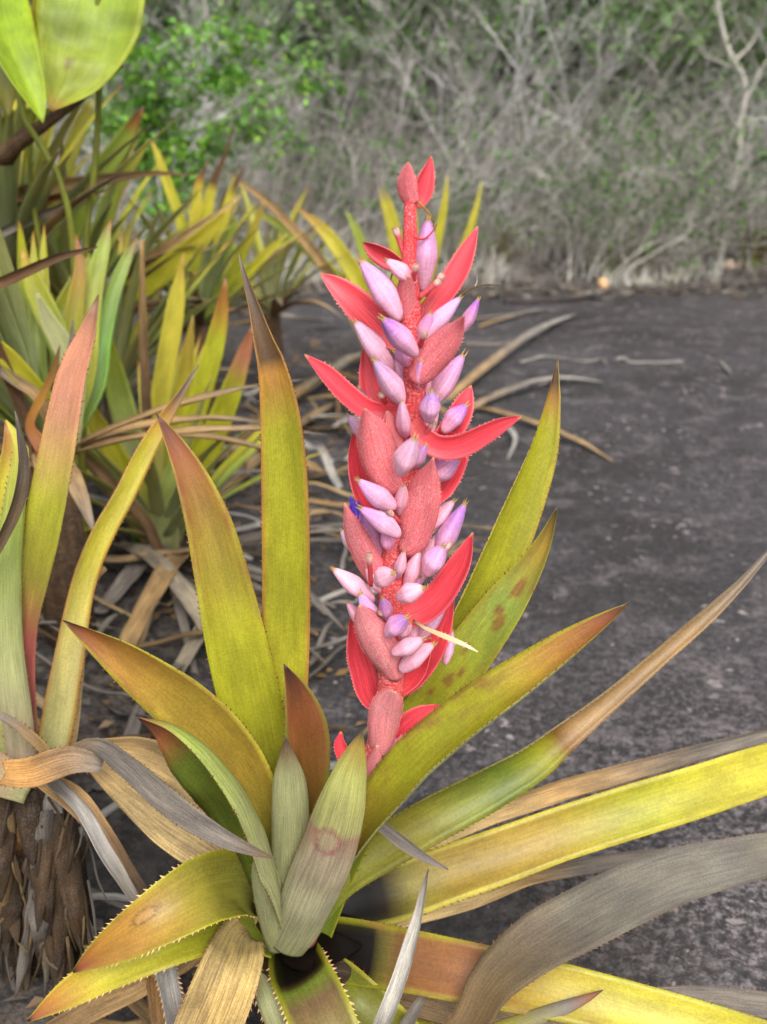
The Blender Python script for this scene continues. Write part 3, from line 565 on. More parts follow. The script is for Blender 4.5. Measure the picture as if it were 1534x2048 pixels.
# more flowers filling the spike all round
er = random.Random(21)
for i in range(38):
    f_ = .455 + .40 * (i + er.random()) / 38; k_ = int(f_ * 89); c0 = sp_[k_, :3]; ax0 = unit(sp_[min(k_ + 3, 89), :3] - sp_[k_ - 3, :3]); ph_ = math.radians(i * 137.5)
    rad = np.array([math.cos(ph_), -math.sin(ph_), 0.0]); rad = unit(rad - ax0 * rad.dot(ax0)); g_ = sp_[k_, 3]; L_ = er.uniform(.028, .044)
    B_ = c0 + rad * g_ * .9; T_ = B_ + (rad * er.uniform(.3, .6) + ax0 * er.uniform(.8, 1.05)) * L_ * .9
    FL(None, None, er.uniform(24, 34), tip=er.choice([PINK, LIL, LIL, s(176, 120, 200), s(222, 176, 206)]), pale=er.choice([PINK, s(234, 178, 196), s(226, 150, 176)]), bend=er.uniform(-.08, .08), fat=er.uniform(.34, .46), W=(B_, T_))
# one flower still open: violet petals
for k, (bx, by, tx, ty, w) in enumerate([(716, 1045, 700, 992, 20), (722, 1045, 716, 1000, 16), (712, 1048, 708, 1002, 16)]):
    blade('petal', spike, [(bx, by, w * .6), ((bx + tx) / 2, (by + ty) / 2, w), (tx, ty, 2)], Y=.778 - .003 * k, cols=[(0, VIO * 1.2), (1, s(70, 40, 190))], mats=[M_FLO, M_FLO], nt=10, nu=4, ch=.7, face='ab', back=[(0, LIL), (.5, VIO), (1, s(70, 40, 190))])
# bare stalks of fallen flowers
for (b, t_, dy) in [((812, 520), (790, 455), 0), ((838, 595), (882, 560), -.01), ((848, 590), (888, 548), .0), ((826, 560), (832, 532), -.025), ((840, 880), (868, 845), -.02), ((742, 1170), (738, 1108), -.03), ((855, 1150), (902, 1082), 0), ((840, 690), (850, 668), -.03), ((770, 805), (762, 788), -.025), ((790, 1240), (758, 1224), -.025), ((800, 1045), (778, 1024), -.03)]:
    B = PY(*b, SY + dy * .4); T_ = PY(*t_, SY + dy); P_ = np.array([B * (1 - t) + T_ * t for t in np.linspace(0, 1, 8)])
    o = tube('bare_stalk', spike, P_, np.array([1, .95, .9, .9, .9, .95, 1.2, 1.1]) * .0024, M_BRB, [(0, RED), (.8, s(226, 90, 100)), (.86, s(240, 205, 200)), (1, s(170, 130, 110))], n=8)

# ================================================================== neighbouring bromeliads
def rosette(crown_w, label, group=None):
    x, y, z_ = crown_w
    return empty('bromeliad', (x, y, gz(x, y)), label, 'bromeliad', group)
def PL(par, pts, **k):
    k.setdefault('cols', [(0, GR), (.5, YG), (.85, YL), (.96, ORG), (1, BRN)]); k.setdefault('nt', 26); k.setdefault('ch', .4); k.setdefault('red', .1)
    return blade('leaf', par, pts, **k)
def PD(par, pts, **k):
    k.setdefault('cols', [(0, BRN), (.5, TAN), (1, GRY)]); k.setdefault('mats', [M_DRY, M_DRY]); k.setdefault('wob', .2); k.setdefault('ch', .6)
    if 'back' not in k: k['back'] = [(a, c * .85) for a, c in k['cols']]
    return blade('dry_leaf', par, pts, nt=24, nu=6, **k)
def arc_leaf(par, c, az, el, L, w, droop, cols=None, dry=False, roll=0, **k):
    pts = []; a = math.radians(az); e = math.radians(el); p = np.array(c, float); n = 8
    prof = [.8, .85, .95, 1, 1, .9, .7, .4, .03]
    for i in range(n + 1):
        pts.append([*p, w * prof[i]])
        p = p + np.array([math.sin(a) * math.cos(e), math.cos(a) * math.cos(e), math.sin(e)]) * L / n; e -= math.radians(droop) / n
    k.setdefault('wob', .2 if dry else .05)
    if cols is None: cols = [(0, BRN), (.5, TAN), (1, GRY)] if dry else [(0, GR), (.5, YG), (.85, YL * .9), (.96, ORG), (1, BRN)]
    # face of the leaf is turned up, towards the axis
    return blade('dry_leaf' if dry else 'leaf', par, None, world=pts, up=True, cols=cols, ch=k.pop('ch', .45), mats=[M_DRY, M_DRY] if dry else None, back=[(q, c_ * .85) for q, c_ in cols] if dry else None, nt=22, nu=6, roll=roll, **k)
def stock(par, c, r=.045, col=BRN):
    g = gz(c[0], c[1]); tube('stock', par, [(c[0], c[1], g - .05), (c[0], c[1], (g + c[2]) / 2), (c[0], c[1], c[2] + .02)], [r * 1.1, r, r * .9], M_DRY, [(0, col * .5), (1, col * .8)], n=12, lump=.35)

# --- plant on a shaggy stump beside the flowering one
cA = PY(62, 1560, .90); A = rosette(cA, 'bromeliad with pink-flushed leaves on a shaggy dead stump')
stock(A, cA, .042, BRN * .35)
dfs = dict(spines=(.1, .95))
PL(A, [(66, 1570, 44), (58, 1470, 42), (50, 1360, 44), (50, 1250, 56), (66, 1160, 68), (87, 1060, 76), (117, 904, 72), (146, 750, 58), (168, 690, 44), (184, 635, 24), (197, 590, 3)], Y=(.90, .93, 1.0), cols=[(0, s(150, 140, 90)), (.2, s(150, 78, 72)), (.32, s(166, 90, 80)), (.45, OL * 1.2), (.6, YG), (.78, s(190, 130, 100)), (.9, s(196, 130, 100)), (1, BRN)], roll=18, **dfs)
PL(A, [(90, 1560, 60), (112, 1450, 68), (134, 1325, 62), (166, 1165, 50), (205, 1066, 48), (248, 990, 44), (292, 900, 40), (335, 828, 28), (352, 805, 20), (372, 770, 12), (398, 728, 2)], Y=(.92, 1.0, 1.1), cols=[(0, PALE), (.3, s(196, 182, 110)), (.5, YL), (.78, YL), (.86, ORG), (.9, BRN), (1, GRY)], edge=ORG, roll=-12, **dfs)
PL(A, [(50, 1570, 60), (34, 1430, 62), (18, 1300, 60), (16, 1150, 54), (30, 1000, 44), (42, 900, 32), (12, 840, 3)], Y=(.88, .9, .94), cols=[(0, s(165, 140, 120)), (.3, PALE), (.6, LGR), (.85, YL), (1, RD)], face='ab', back=[(0, s(168, 140, 124)), (.3, PALE), (.7, LGR), (1, YL)], **dfs)
PD(A, [(-90, 1260, 30), (-30, 1140, 30), (14, 1060, 30), (38, 1000, 34), (48, 930, 30), (40, 870, 18), (30, 822, 3)], Y=(.9, .86), cols=[(0, BRN), (.6, s(112, 92, 70)), (1, GRY * .8)], ch=.9)
PL(A, [(20, 1570, 60), (-30, 1420, 60), (-40, 1200, 56), (0, 1000, 44), (16, 900, 24), (10, 840, 2)], Y=(.9, 1.0), cols=[(0, PALE), (.5, YL), (.85, YL), (.95, ORG), (1, RD)], **dfs)
PD(A, [(110, 1560, 40), (132, 1480, 46), (146, 1380, 42), (158, 1280, 34), (170, 1180, 24), (205, 1130, 30)], Y=(.95, 1.0, 1.02), cols=[(0, TAN), (.5, CRM * .85), (1, TAN)])
PL(A, [(60, 1580, 60), (-10, 1545, 80), (-70, 1500, 70), (-140, 1480, 50)], Y=(.86, .84), cols=[(0, PALE), (.6, s(190, 140, 120)), (1, YL)], **dfs)
PD(A, [(110, 1560, 20), (88, 1500, 24), (40, 1455, 22), (0, 1430, 20)], Y=(.88, .86), spines=(.1, .9))
# dead leaves of this plant reaching over the gap
PD(A, [(90, 1545, 40), (180, 1490, 34), (250, 1530, 50), (340, 1608, 58), (430, 1668, 48), (500, 1700, 26), (553, 1718, 2)], z=(.36, .40, .40, .395, .40), ch=.7, cols=[(0, TAN * .8), (.25, GRY * .9), (.6, GRY * .85), (.85, GRY), (1, BRN * .8)], spines=(.15, .9), label='dry grey leaf hanging across')
PD(A, [(70, 1550, 60), (10, 1545, 50), (60, 1545, 66), (140, 1520, 60), (205, 1530, 30)], z=(.36, .40, .40, .39, .38), ch=.5, cols=[(0, TAN), (.5, s(172, 126, 70)), (1, GRY)], spines=(.2, .95))
PD(A, [(90, 1560, 40), (150, 1600, 54), (200, 1660, 44), (250, 1740, 40), (300, 1820, 34), (330, 1870, 20)], z=(.33, .33, .28, .2, .12), ch=.5, cols=[(0, TAN), (.4, s(140, 110, 80)), (1, GRY)])
PD(A, [(100, 1560, 30), (160, 1620, 30), (205, 1700, 34), (262, 1790, 26), (285, 1830, 6)], z=(.34, .35, .3, .24), ch=.7, cols=[(0, GRY), (.5, WHT * .7), (1, GRY)], roll=20)
PD(A, [(60, 1570, 110), (40, 1620, 128), (20, 1680, 120), (10, 1740, 90)], Y=(.89, .855, .86), ch=.6, face='ab', cols=[(0, s(150, 108, 60)), (.5, s(138, 98, 56)), (1, BRN * .7)])
PD(A, [(100, 1570, 40), (104, 1640, 50), (90, 1700, 62), (60, 1760, 66)], Y=(.88, .86, .85), ch=.6, face='ab', cols=[(0, GRY), (.5, WHT * .8), (1, BRN)], wob=.5)
for i in range(34):
    y0 = 1575 + i * 6.5; x0 = rnd.uniform(-30, 150); dx = rnd.uniform(-60, 60); ln0 = rnd.uniform(150, 330)
    c1 = rnd.choice([GRY * .7, BRN * .6, BRN * .45, TAN * .55, BRN * .4, BRN * .5, BRN * .35, s(120, 104, 84), s(96, 76, 54) * .7, GRY * .9])
    w_ = rnd.uniform(22, 60)
    PD(A, [(x0, y0, w_ * .7), (x0 + dx * .2, y0 + ln0 * .3, w_), (x0 + dx * .55, y0 + ln0 * .65, w_ * .8), (x0 + dx * .8, y0 + ln0 * .88, w_ * .45), (x0 + dx, y0 + ln0, 3)], Y=(.866, .848 + rnd.uniform(-.012, .008), .842 + rnd.uniform(-.02, .02), .84 + rnd.uniform(-.03, .02)), ch=.6, face='ab', cols=[(0, c1 * .7), (.5, c1), (1, c1 * .6)], wob=.3, roll=rnd.uniform(-40, 40))
for i in range(50):
    y0 = 1590 + rnd.uniform(0, 330); x0 = rnd.uniform(-20, 190); dx = rnd.uniform(-60, 60); ln0 = rnd.uniform(60, 220); c1 = rnd.choice([GRY * .7, BRN * .5, BRN * .35, TAN * .5])
    PD(A, [(x0, y0, 6), (x0 + dx * .4, y0 + ln0 * .4, rnd.uniform(4, 9)), (x0 + dx * .6, y0 + ln0 * .7, 5), (x0 + dx, y0 + ln0, 2)], Y=(.855, .836 + rnd.uniform(-.01, .01), .83 + rnd.uniform(-.02, .02)), ch=.5, face='ab', cols=[(0, c1 * .7), (.5, c1), (1, c1 * .6)], wob=.2)
for i in range(9):
    arc_leaf(A, cA, rnd.uniform(250, 350), rnd.uniform(-10, 20), rnd.uniform(.25, .4), .035, rnd.uniform(60, 110), dry=True)

# --- yellow rosette behind, between stump plant and flowering plant
cB = PY(325, 1095, 1.95); B = rosette(cB, 'mid-sized yellow-green bromeliad rooted in dry leaf litter behind the stump')
stock(B, cB)
PL(B, [(328, 1100, 34), (342, 990, 42), (365, 900, 48), (388, 830, 48), (412, 755, 44), (432, 680, 40), (445, 612, 26), (451, 555, 2)], Y=(1.95, 1.93, 1.9), cols=[(0, PALE), (.4, YG), (.8, s(178, 178, 50)), (.9, ORG), (1, RD)])
PL(B, [(335, 1100, 34), (375, 1000, 44), (410, 915, 52), (440, 840, 52), (470, 762, 42), (490, 702, 28), (507, 648, 3)], Y=(1.95, 1.9), cols=[(0, PALE), (.4, YG * .95), (.75, YG), (.86, s(180, 120, 90)), (1, RD)])
PL(B, [(325, 1100, 30), (312, 960, 34), (314, 850, 40), (326, 760, 42), (340, 680, 42), (353, 600, 36), (364, 530, 8), (368, 505, 2)], Y=(1.97, 2.05), cols=[(0, PALE), (.5, YL * .85), (.9, YL), (1, ORG)])
PL(B, [(318, 1100, 40), (290, 985, 50), (264, 900, 54), (246, 820, 54), (226, 745, 48), (206, 665, 28), (190, 620, 3)], Y=(1.93, 1.85), cols=[(0, PALE), (.4, PALE * .95), (.7, LGR), (1, YG)])
PL(B, [(316, 1100, 34), (298, 1030, 42), (262, 962, 46), (226, 902, 44), (196, 850, 38), (170, 800, 20), (164, 790, 14)], Y=(1.92, 1.8), cols=[(0, PALE), (.5, YG), (.9, YL), (.97, ORG), (1, BRN)])
PL(B, [(330, 1100, 30), (346, 900, 34), (362, 790, 34), (376, 705, 26), (386, 630, 2)], Y=(2.0, 2.05), cols=[(0, LGR), (.5, YG), (1, OB)])
PL(B, [(310, 1110, 60), (285, 1040, 66), (262, 960, 50), (245, 900, 20)], Y=(1.93, 1.9), cols=[(0, GR), (.5, GR * .8), (1, GR)])
PL(B, [(330, 1110, 60), (330, 1040, 60), (345, 960, 46), (360, 890, 14)], Y=(1.9, 1.88), cols=[(0, PALE), (1, LGR)])
PD(B, [(318, 1100, 26), (300, 960, 26), (296, 860, 24), (290, 760, 22), (286, 640, 18), (284, 480, 8)], Y=(1.93, 1.85), cols=[(0, BRN * .6), (.5, BRN * .8), (1, TAN)])
PD(B, [(310, 1100, 26), (240, 1000, 30), (190, 930, 34), (140, 880, 30)], Y=(1.9, 1.8))
PD(B, [(322, 1110, 26), (290, 1040, 24), (235, 980, 24), (160, 900, 20)], Y=(1.86, 1.78), cols=[(0, BRN), (1, s(130, 100, 72))])
for i in range(30):
    arc_leaf(B, cB, rnd.uniform(0, 360), rnd.uniform(35, 78), rnd.uniform(.34, .52), .030, rnd.uniform(5, 35), cols=[(0, PALE), (.5, rnd.choice([YG, LGR, YG, GR])), (.88, YL), (.96, ORG), (1, BRN)])
for i in range(20):
    arc_leaf(B, cB - np.array([0, 0, .03]), rnd.uniform(60, 300), rnd.uniform(-5, 20), rnd.uniform(.35, .55), .022, rnd.uniform(15, 40), dry=True, cols=[(0, BRN * .6), (.5, rnd.choice([GRY, TAN * .7, GRY * .7])), (1, GRY * .9)])

# --- crowded plants at the left edge and behind
cC = PY(90, 900, 1.55); Cc = rosette(cC, 'dense green bromeliad crowded behind the pink-flushed leaf')
stock(Cc, cC)
for pts, Y, cols in [
    ([(100, 900, 50), (60, 790, 70), (20, 690, 74), (-20, 600, 60), (-50, 540, 10)], (1.55, 1.5), [(0, GR), (.6, s(84, 118, 30)), (1, YG)]),
    ([(120, 900, 40), (96, 815, 40), (58, 765, 44), (8, 708, 40), (-40, 670, 20)], (1.5, 1.42), [(0, LGR), (.5, YG), (1, YL)]),
    ([(130, 900, 40), (130, 740, 48), (112, 670, 52), (86, 610, 50), (62, 555, 38), (44, 500, 4)], (1.58, 1.62), [(0, PALE), (.5, LGR), (.9, YG), (1, ORG)]),
    ([(140, 900, 40), (150, 760, 44), (124, 690, 46), (96, 640, 34), (74, 585, 4)], (1.55, 1.55), [(0, PALE), (1, PALE)]),
    ([(120, 900, 40), (170, 760, 40), (178, 660, 42), (188, 570, 40), (205, 500, 30), (222, 438, 3)], (1.6, 1.75), [(0, GR), (.5, YG * .9), (.9, LGR), (1, RD)]),
    ([(120, 900, 40), (190, 780, 36), (206, 680, 34), (226, 590, 30), (250, 525, 24), (274, 474, 2)], (1.62, 1.8), [(0, GR), (.5, s(104, 150, 48)), (.9, LGR), (1, RD)]),
    ([(110, 900, 40), (140, 700, 38), (152, 600, 36), (160, 540, 24), (152, 470, 3)], (1.6, 1.7), [(0, GR), (.6, YG * .8), (1, RD)]),
    ([(110, 900, 50), (90, 780, 46), (120, 640, 44), (160, 560, 40), (176, 505, 10)], (1.65, 1.8), [(0, GR), (1, YG * .8)]),
    ([(90, 900, 40), (60, 850, 20), (86, 790, 18), (108, 740, 14), (120, 690, 3)], (1.4, 1.4), [(0, RD), (.5, ORG * .8), (1, BRN)])]:
    PL(Cc, pts, Y=Y, cols=cols)
PD(Cc, [(80, 900, 40), (-40, 600, 26), (0, 568, 30), (60, 540, 28), (120, 514, 22), (195, 494, 5)], Y=(1.5, 1.4, 1.38), cols=[(0, BRN), (.5, s(106, 72, 48)), (1, BRN * .7)], ch=.9)
PD(Cc, [(110, 900, 20), (130, 760, 22), (142, 700, 20), (146, 640, 4)], Y=(1.45, 1.45), cols=[(0, GRY * .6), (1, GRY)], ch=.9)
PD(Cc, [(120, 900, 26), (80, 800, 26), (30, 760, 26), (-30, 720, 20)], Y=(1.5, 1.42))
for i in range(24):
    arc_leaf(Cc, cC, rnd.uniform(170, 370), rnd.uniform(45, 80), rnd.uniform(.35, .5), .030, rnd.uniform(5, 30), cols=[(0, GR), (.5, rnd.choice([GR, LGR, YG * .8])), (.9, YG), (1, ORG)])
for i in range(14):
    arc_leaf(Cc, cC - np.array([0, 0, .02]), rnd.uniform(60, 300), rnd.uniform(0, 30), rnd.uniform(.35, .5), .035, rnd.uniform(20, 60), dry=True)

cD = PY(150, 690, 2.45); D = rosette(cD, 'tall green bromeliad with a spotted leaf and one long tan-ended leaf')
stock(D, cD)
for pts, Y, cols in [
    ([(140, 690, 46), (112, 560, 46), (140, 470, 48), (168, 400, 48), (200, 345, 46), (236, 298, 42), (266, 250, 26), (288, 212, 2)], (2.45, 2.3), [(0, GR), (.5, LGR), (.88, LGR), (.94, RD), (1, BRN)]),
    ([(140, 690, 40), (120, 480, 36), (128, 350, 36), (145, 295, 34), (168, 236, 30), (186, 198, 10)], (2.5, 2.5), [(0, GR), (1, OL)]),
    ([(150, 690, 40), (10, 500, 36), (-60, 430, 34), (0, 402, 36), (60, 384, 34), (115, 372, 32), (125, 371, 30), (200, 360, 24), (300, 347, 12), (390, 350, 2)], (2.4, 2.1, 2.0, 1.95), [(0, GR), (.3, YG), (.50, YL), (.54, TAN), (1, BRN * 1.2)]),
    ([(170, 690, 40), (240, 600, 46), (290, 570, 50), (340, 532, 50), (388, 492, 42), (430, 450, 26), (457, 416, 3)], (2.4, 2.3), [(0, GR), (.4, YG), (.8, YL), (.97, YL), (1, ORG)]),
    ([(160, 690, 40), (180, 560, 44), (200, 470, 40), (225, 390, 36), (262, 330, 26), (300, 280, 4)], (2.5, 2.5), [(0, GR), (.6, GR), (1, OL)]),
    ([(150, 690, 40), (100, 560, 40), (70, 440, 40), (60, 350, 30), (90, 260, 4)], (2.5, 2.4), [(0, GR), (.6, GR), (1, YG)])]:
    PL(D, pts, Y=Y, cols=cols)
PD(D, [(160, 690, 30), (230, 580, 36), (310, 520, 38), (390, 462, 28), (440, 425, 14), (480, 392, 3)], Y=(2.42, 2.33), cols=[(0, TAN), (.5, TAN), (1, CRM)])
PD(D, [(150, 690, 30), (-40, 500, 26), (0, 468, 30), (60, 440, 28), (130, 412, 22), (222, 376, 6)], Y=(2.2, 1.9, 1.85), ch=1.1, cols=[(0, GRY), (.5, WHT * .75), (1, BRN)])
PD(D, [(150, 690, 30), (0, 480, 24), (0, 430, 26), (80, 405, 22), (170, 380, 4)], Y=(2.3, 2.0), cols=[(0, BRN), (1, s(168, 110, 70))])
for i in range(34):
    arc_leaf(D, cD, rnd.uniform(0, 360), rnd.uniform(35, 82), rnd.uniform(.4, .62), .030, rnd.uniform(5, 40), cols=[(0, GR), (.5, rnd.choice([GR, LGR, YG])), (.9, YG), (1, ORG)])
for i in range(14):
    arc_leaf(D, cD, rnd.uniform(0, 360), rnd.uniform(20, 60), rnd.uniform(.4, .6), .035, rnd.uniform(10, 60), dry=True)

cF = PY(400, 660, 2.95); Fp = rosette(cF, 'bromeliad with narrow yellow leaves and long brown withered tips')
stock(Fp, cF)
for pts, cols in [
    ([(395, 660, 30), (385, 540, 26), (360, 440, 24), (336, 370, 22), (318, 318, 16), (302, 278, 2)], [(0, GR), (.5, YG), (.95, YL), (1, ORG)]),
    ([(398, 660, 30), (386, 520, 24), (392, 420, 22), (398, 365, 18), (404, 350, 12), (418, 318, 2)], [(0, GR), (.6, YL), (.82, YL), (.86, ORG), (.9, BRN), (1, BRN)]),
    ([(402, 660, 30), (396, 520, 28), (412, 430, 26), (428, 362, 18), (446, 320, 10), (470, 250, 2)], [(0, GR), (.5, YG), (.68, YL), (.72, BRN), (1, BRN * .8)]),
    ([(405, 660, 30), (430, 520, 24), (450, 430, 20), (468, 378, 14), (490, 330, 2)], [(0, GR), (.6, YL), (.8, YL), (.86, BRN), (1, BRN)]),
    ([(410, 660, 30), (450, 590, 28), (500, 540, 22), (540, 500, 16), (575, 468, 3)], [(0, GR), (.6, YG), (1, YL)]),
    ([(410, 660, 30), (455, 570, 26), (488, 500, 22), (515, 440, 14), (528, 400, 2)], [(0, GR), (.6, YG * .8), (1, OB)]),
    ([(405, 660, 34), (420, 560, 40), (450, 490, 36), (470, 430, 10)], [(0, GR), (1, GR)]),
    ([(395, 660, 34), (352, 570, 30), (335, 520, 22), (330, 480, 4)], [(0, GR), (1, YG)])]:
    PL(Fp, pts, Y=(2.95, 2.95), cols=cols)
for i in range(30):
    arc_leaf(Fp, cF, rnd.uniform(0, 360), rnd.uniform(30, 80), rnd.uniform(.35, .55), .030, rnd.uniform(5, 40), cols=[(0, GR), (.5, rnd.choice([GR, LGR, YG])), (.85, YL), (.92, BRN), (1, BRN)])
for i in range(10):
    arc_leaf(Fp, cF, rnd.uniform(0, 360), rnd.uniform(10, 60), rnd.uniform(.4, .6), .034, rnd.uniform(10, 60), dry=True, cols=[(0, BRN * .6), (.5, BRN), (1, TAN)])

cE = PY(800, 800, 3.3); E = rosette(cE, 'slim yellow-green bromeliad standing on the open rock behind the flower spike')
stock(E, cE)
for pts, cols in [
    ([(790, 800, 34), (745, 690, 32), (716, 620, 30), (678, 562, 28), (620, 502, 25), (558, 450, 20), (495, 413, 2)], [(0, GR), (.4, YG), (.8, LGR * 1.1), (1, YG)]),
    ([(795, 800, 40), (772, 735, 44), (750, 645, 44), (724, 575, 42), (686, 512, 34), (642, 455, 24), (595, 416, 2)], [(0, LGR), (.4, YG), (.8, YL), (1, ORG)]),
    ([(797, 800, 36), (780, 660, 30), (752, 565, 26), (728, 505, 24), (712, 460, 18), (692, 422, 3)], [(0, GR), (.5, YG), (1, LGR)]),
    ([(800, 800, 36), (800, 640, 36), (796, 520, 34), (786, 455, 30), (772, 405, 24), (758, 365, 10), (752, 330, 3)], [(0, GR), (.5, YG), (.85, YL), (.9, GRY), (1, GRY)]),
    ([(805, 800, 30), (838, 630, 24), (864, 530, 22), (880, 455, 20), (890, 400, 14), (895, 352, 2)], [(0, GR), (.5, YG), (1, YL)]),
    ([(808, 800, 30), (862, 650, 22), (906, 545, 20), (932, 482, 18), (950, 425, 13), (964, 362, 2)], [(0, GR), (.5, YL * .9), (1, YL)]),
    ([(803, 800, 30), (815, 640, 26), (822, 520, 24), (826, 440, 20), (828, 390, 3)], [(0, GR), (.5, YL * .9), (1, YL)]),
    ([(806, 800, 36), (850, 760, 40), (848, 690, 36), (846, 630, 10)], [(0, GR), (1, LGR)]),
    ([(800, 800, 40), (820, 740, 46), (825, 690, 36), (835, 640, 6)], [(0, PALE), (1, YG)]),
    ([(795, 800, 30), (760, 680, 26), (700, 580, 22), (645, 520, 16), (610, 490, 3)], [(0, GR), (1, OB)])]:
    PL(E, pts, Y=(3.3, 3.3), cols=cols)
for i in range(7):
    arc_leaf(E, cE, rnd.uniform(100, 330), rnd.uniform(-5, 15), rnd.uniform(.4, .75), .035, rnd.uniform(10, 30), dry=True, cols=[(0, BRN * .6), (.5, TAN * .7), (1, GRY * .8)])

PD(E, [(790, 800, 24), (706, 630, 26), (640, 520, 24), (566, 436, 20), (512, 386, 14), (455, 347, 3)], Y=(3.3, 3.25), cols=[(0, BRN), (.5, TAN * .7), (1, TAN * .8)])
for (px_, py_, Y_, n_, lab) in [(235, 800, 2.3, 34, 'pale yellow bromeliad wedged between the dense green and yellow-green rosettes'), (545, 640, 3.4, 26, 'small bromeliad with upright narrow leaves at the clump margin on the rock'), (20, 560, 2.0, 30, 'leafy bromeliad pressed between the dense green rosette and the tall one')]:
    c_ = PY(px_, py_, Y_); Q = rosette(c_, lab); stock(Q, c_, .035)
    for i in range(n_):
        arc_leaf(Q, c_, rnd.uniform(0, 360), rnd.uniform(40, 84), rnd.uniform(.34, .55), .030, rnd.uniform(5, 35), cols=[(0, PALE), (.5, rnd.choice([YG, LGR, YL * .9, GR])), (.86, rnd.choice([YL, YG])), (.95, ORG), (1, BRN)])
    for i in range(8):
        arc_leaf(Q, c_, rnd.uniform(60, 300), rnd.uniform(0, 60), rnd.uniform(.35, .55), .03, rnd.uniform(10, 60), dry=True)
# --- broad-leaved plant at the upper left
bl0 = PY(120, 720, 1.75); bl0[2] = gz(bl0[0], bl0[1])
BP = empty('broad_leaved_plant', bl0, 'plant with big glossy lime-green blades hanging above the bromeliads', 'plant')
def stalk(pts, Y, w):
    W = np.array([PY(x, y, Y) for x, y in pts]); W[0][2] = min(W[0][2], bl0[2] + .0)
    W = spline(np.hstack([W, np.ones((len(W), 1))]), 24)[:, :3]
    tube('leaf_stalk', BP, W, np.linspace(w, w * .7, 24), M_BROAD, [(0, OL), (1, s(130, 140, 50))], n=8)
stalk([(120, 760), (150, 560), (120, 360), (50, 240), (20, 90), (-10, -90)], 1.75, .007)
stalk([(118, 760), (170, 540), (190, 330), (200, 120), (190, -110)], 1.8, .007)
stalk([(118, 760), (90, 560), (60, 330), (80, 120), (110, -110)], 1.85, .006)
LIME = s(140, 168, 34)
bk_ = [(0, LIME), (1, s(160, 180, 70))]
bm = [M_BROAD, M_BROAD]
blade('leaf', BP, [(-20, -90, 90), (-10, -20, 110), (6, 50, 110), (28, 110, 96), (52, 165, 72), (72, 210, 40), (86, 246, 3)], Y=(1.7, 1.6, 1.55), ch=.5, cols=[(0, LIME), (1, s(142, 164, 34))], back=bk_, mats=bm, nt=26, nu=10, roll=25, midrib=.06, edge=s(160, 178, 36))
blade('leaf', BP, [(205, -140, 120), (200, -70, 190), (190, 0, 205), (176, 60, 205), (158, 112, 168), (138, 158, 120), (114, 200, 50), (102, 222, 4)], Y=(1.85, 1.78, 1.7), ch=.35, cols=[(0, LIME), (.6, s(134, 150, 52)), (.9, s(150, 160, 50)), (1, ORG)], back=bk_, mats=bm, nt=30, nu=12, roll=-12, midrib=.06, edge=s(158, 168, 36), wob=.18, spots=[(.74, .15, .03, .08, BRN, ORG)])
blade('leaf', BP, [(140, -110, 60), (120, -40, 80), (100, 30, 80), (80, 90, 50), (66, 130, 4)], Y=(1.9, 1.9), ch=.5, cols=[(0, OL), (1, s(150, 142, 40))], back=bk_, mats=bm, nt=20, nu=8, midrib=.06)
blade('leaf', BP, [(-40, 20, 60), (-20, 90, 80), (0, 150, 80), (12, 200, 40), (16, 236, 3)], Y=(1.8, 1.75), ch=.5, cols=[(0, GR), (1, OL)], back=bk_, mats=bm, nt=20, nu=8, midrib=.06)
blade('leaf', BP, [(-60, 300, 70), (0, 280, 80), (50, 250, 70), (100, 230, 30), (120, 215, 4)], Y=(1.95, 1.95), ch=.4, cols=[(0, GR), (1, s(150, 156, 50))], back=bk_, mats=bm, nt=20, nu=8)
# old brown flower stalk leaning through the leaves
ds0 = PY(-60, 420, 1.9)
ds = [PY(-160, 640, 1.85), PY(-60, 380, 1.82), PY(0, 318, 1.8), PY(60, 270, 1.79), PY(120, 226, 1.78), PY(180, 182, 1.78), PY(244, 130, 1.78)]
ds[0][2] = gz(ds[0][0], ds[0][1]) - .01
W = spline(np.hstack([np.array(ds), np.ones((7, 1))]), 40)[:, :3]
prop(tube('dead_flower_stalk', None, W, np.interp(np.linspace(0, 1, 40), [0, .4, .8, 1], [.02, .02, .014, .003]), M_DRY, [(0, BRN), (.6, BRN * .6), (1, BRN * .8)], n=10, lump=.6), 'thick dark brown dead flower stalk leaning under the lime-green blades', 'flower stalk')
# deep red flower heads half hidden at the left edge
for (x, y) in [(18, 196), (34, 186), (26, 214), (40, 318), (30, 340), (22, 356), (46, 330)]:
    blade('bract', D, [(x - 6, y + 30, 12), (x, y, 22), (x + 8, y - 28, 3)], Y=(2.2, 2.16), cols=[(0, s(150, 40, 60)), (.6, s(196, 44, 62)), (1, s(130, 50, 130))], mats=[M_BRA, M_BRB], nt=10, nu=4, ch=.6)
tube('flower_stalk', D, [cD, PY(60, 520, 2.3), PY(40, 400, 2.25), PY(28, 300, 2.2), PY(20, 190, 2.2)], [.009, .008, .008, .007, .005], M_BRB, [(0, s(170, 70, 70)), (1, s(190, 60, 66))], n=8)

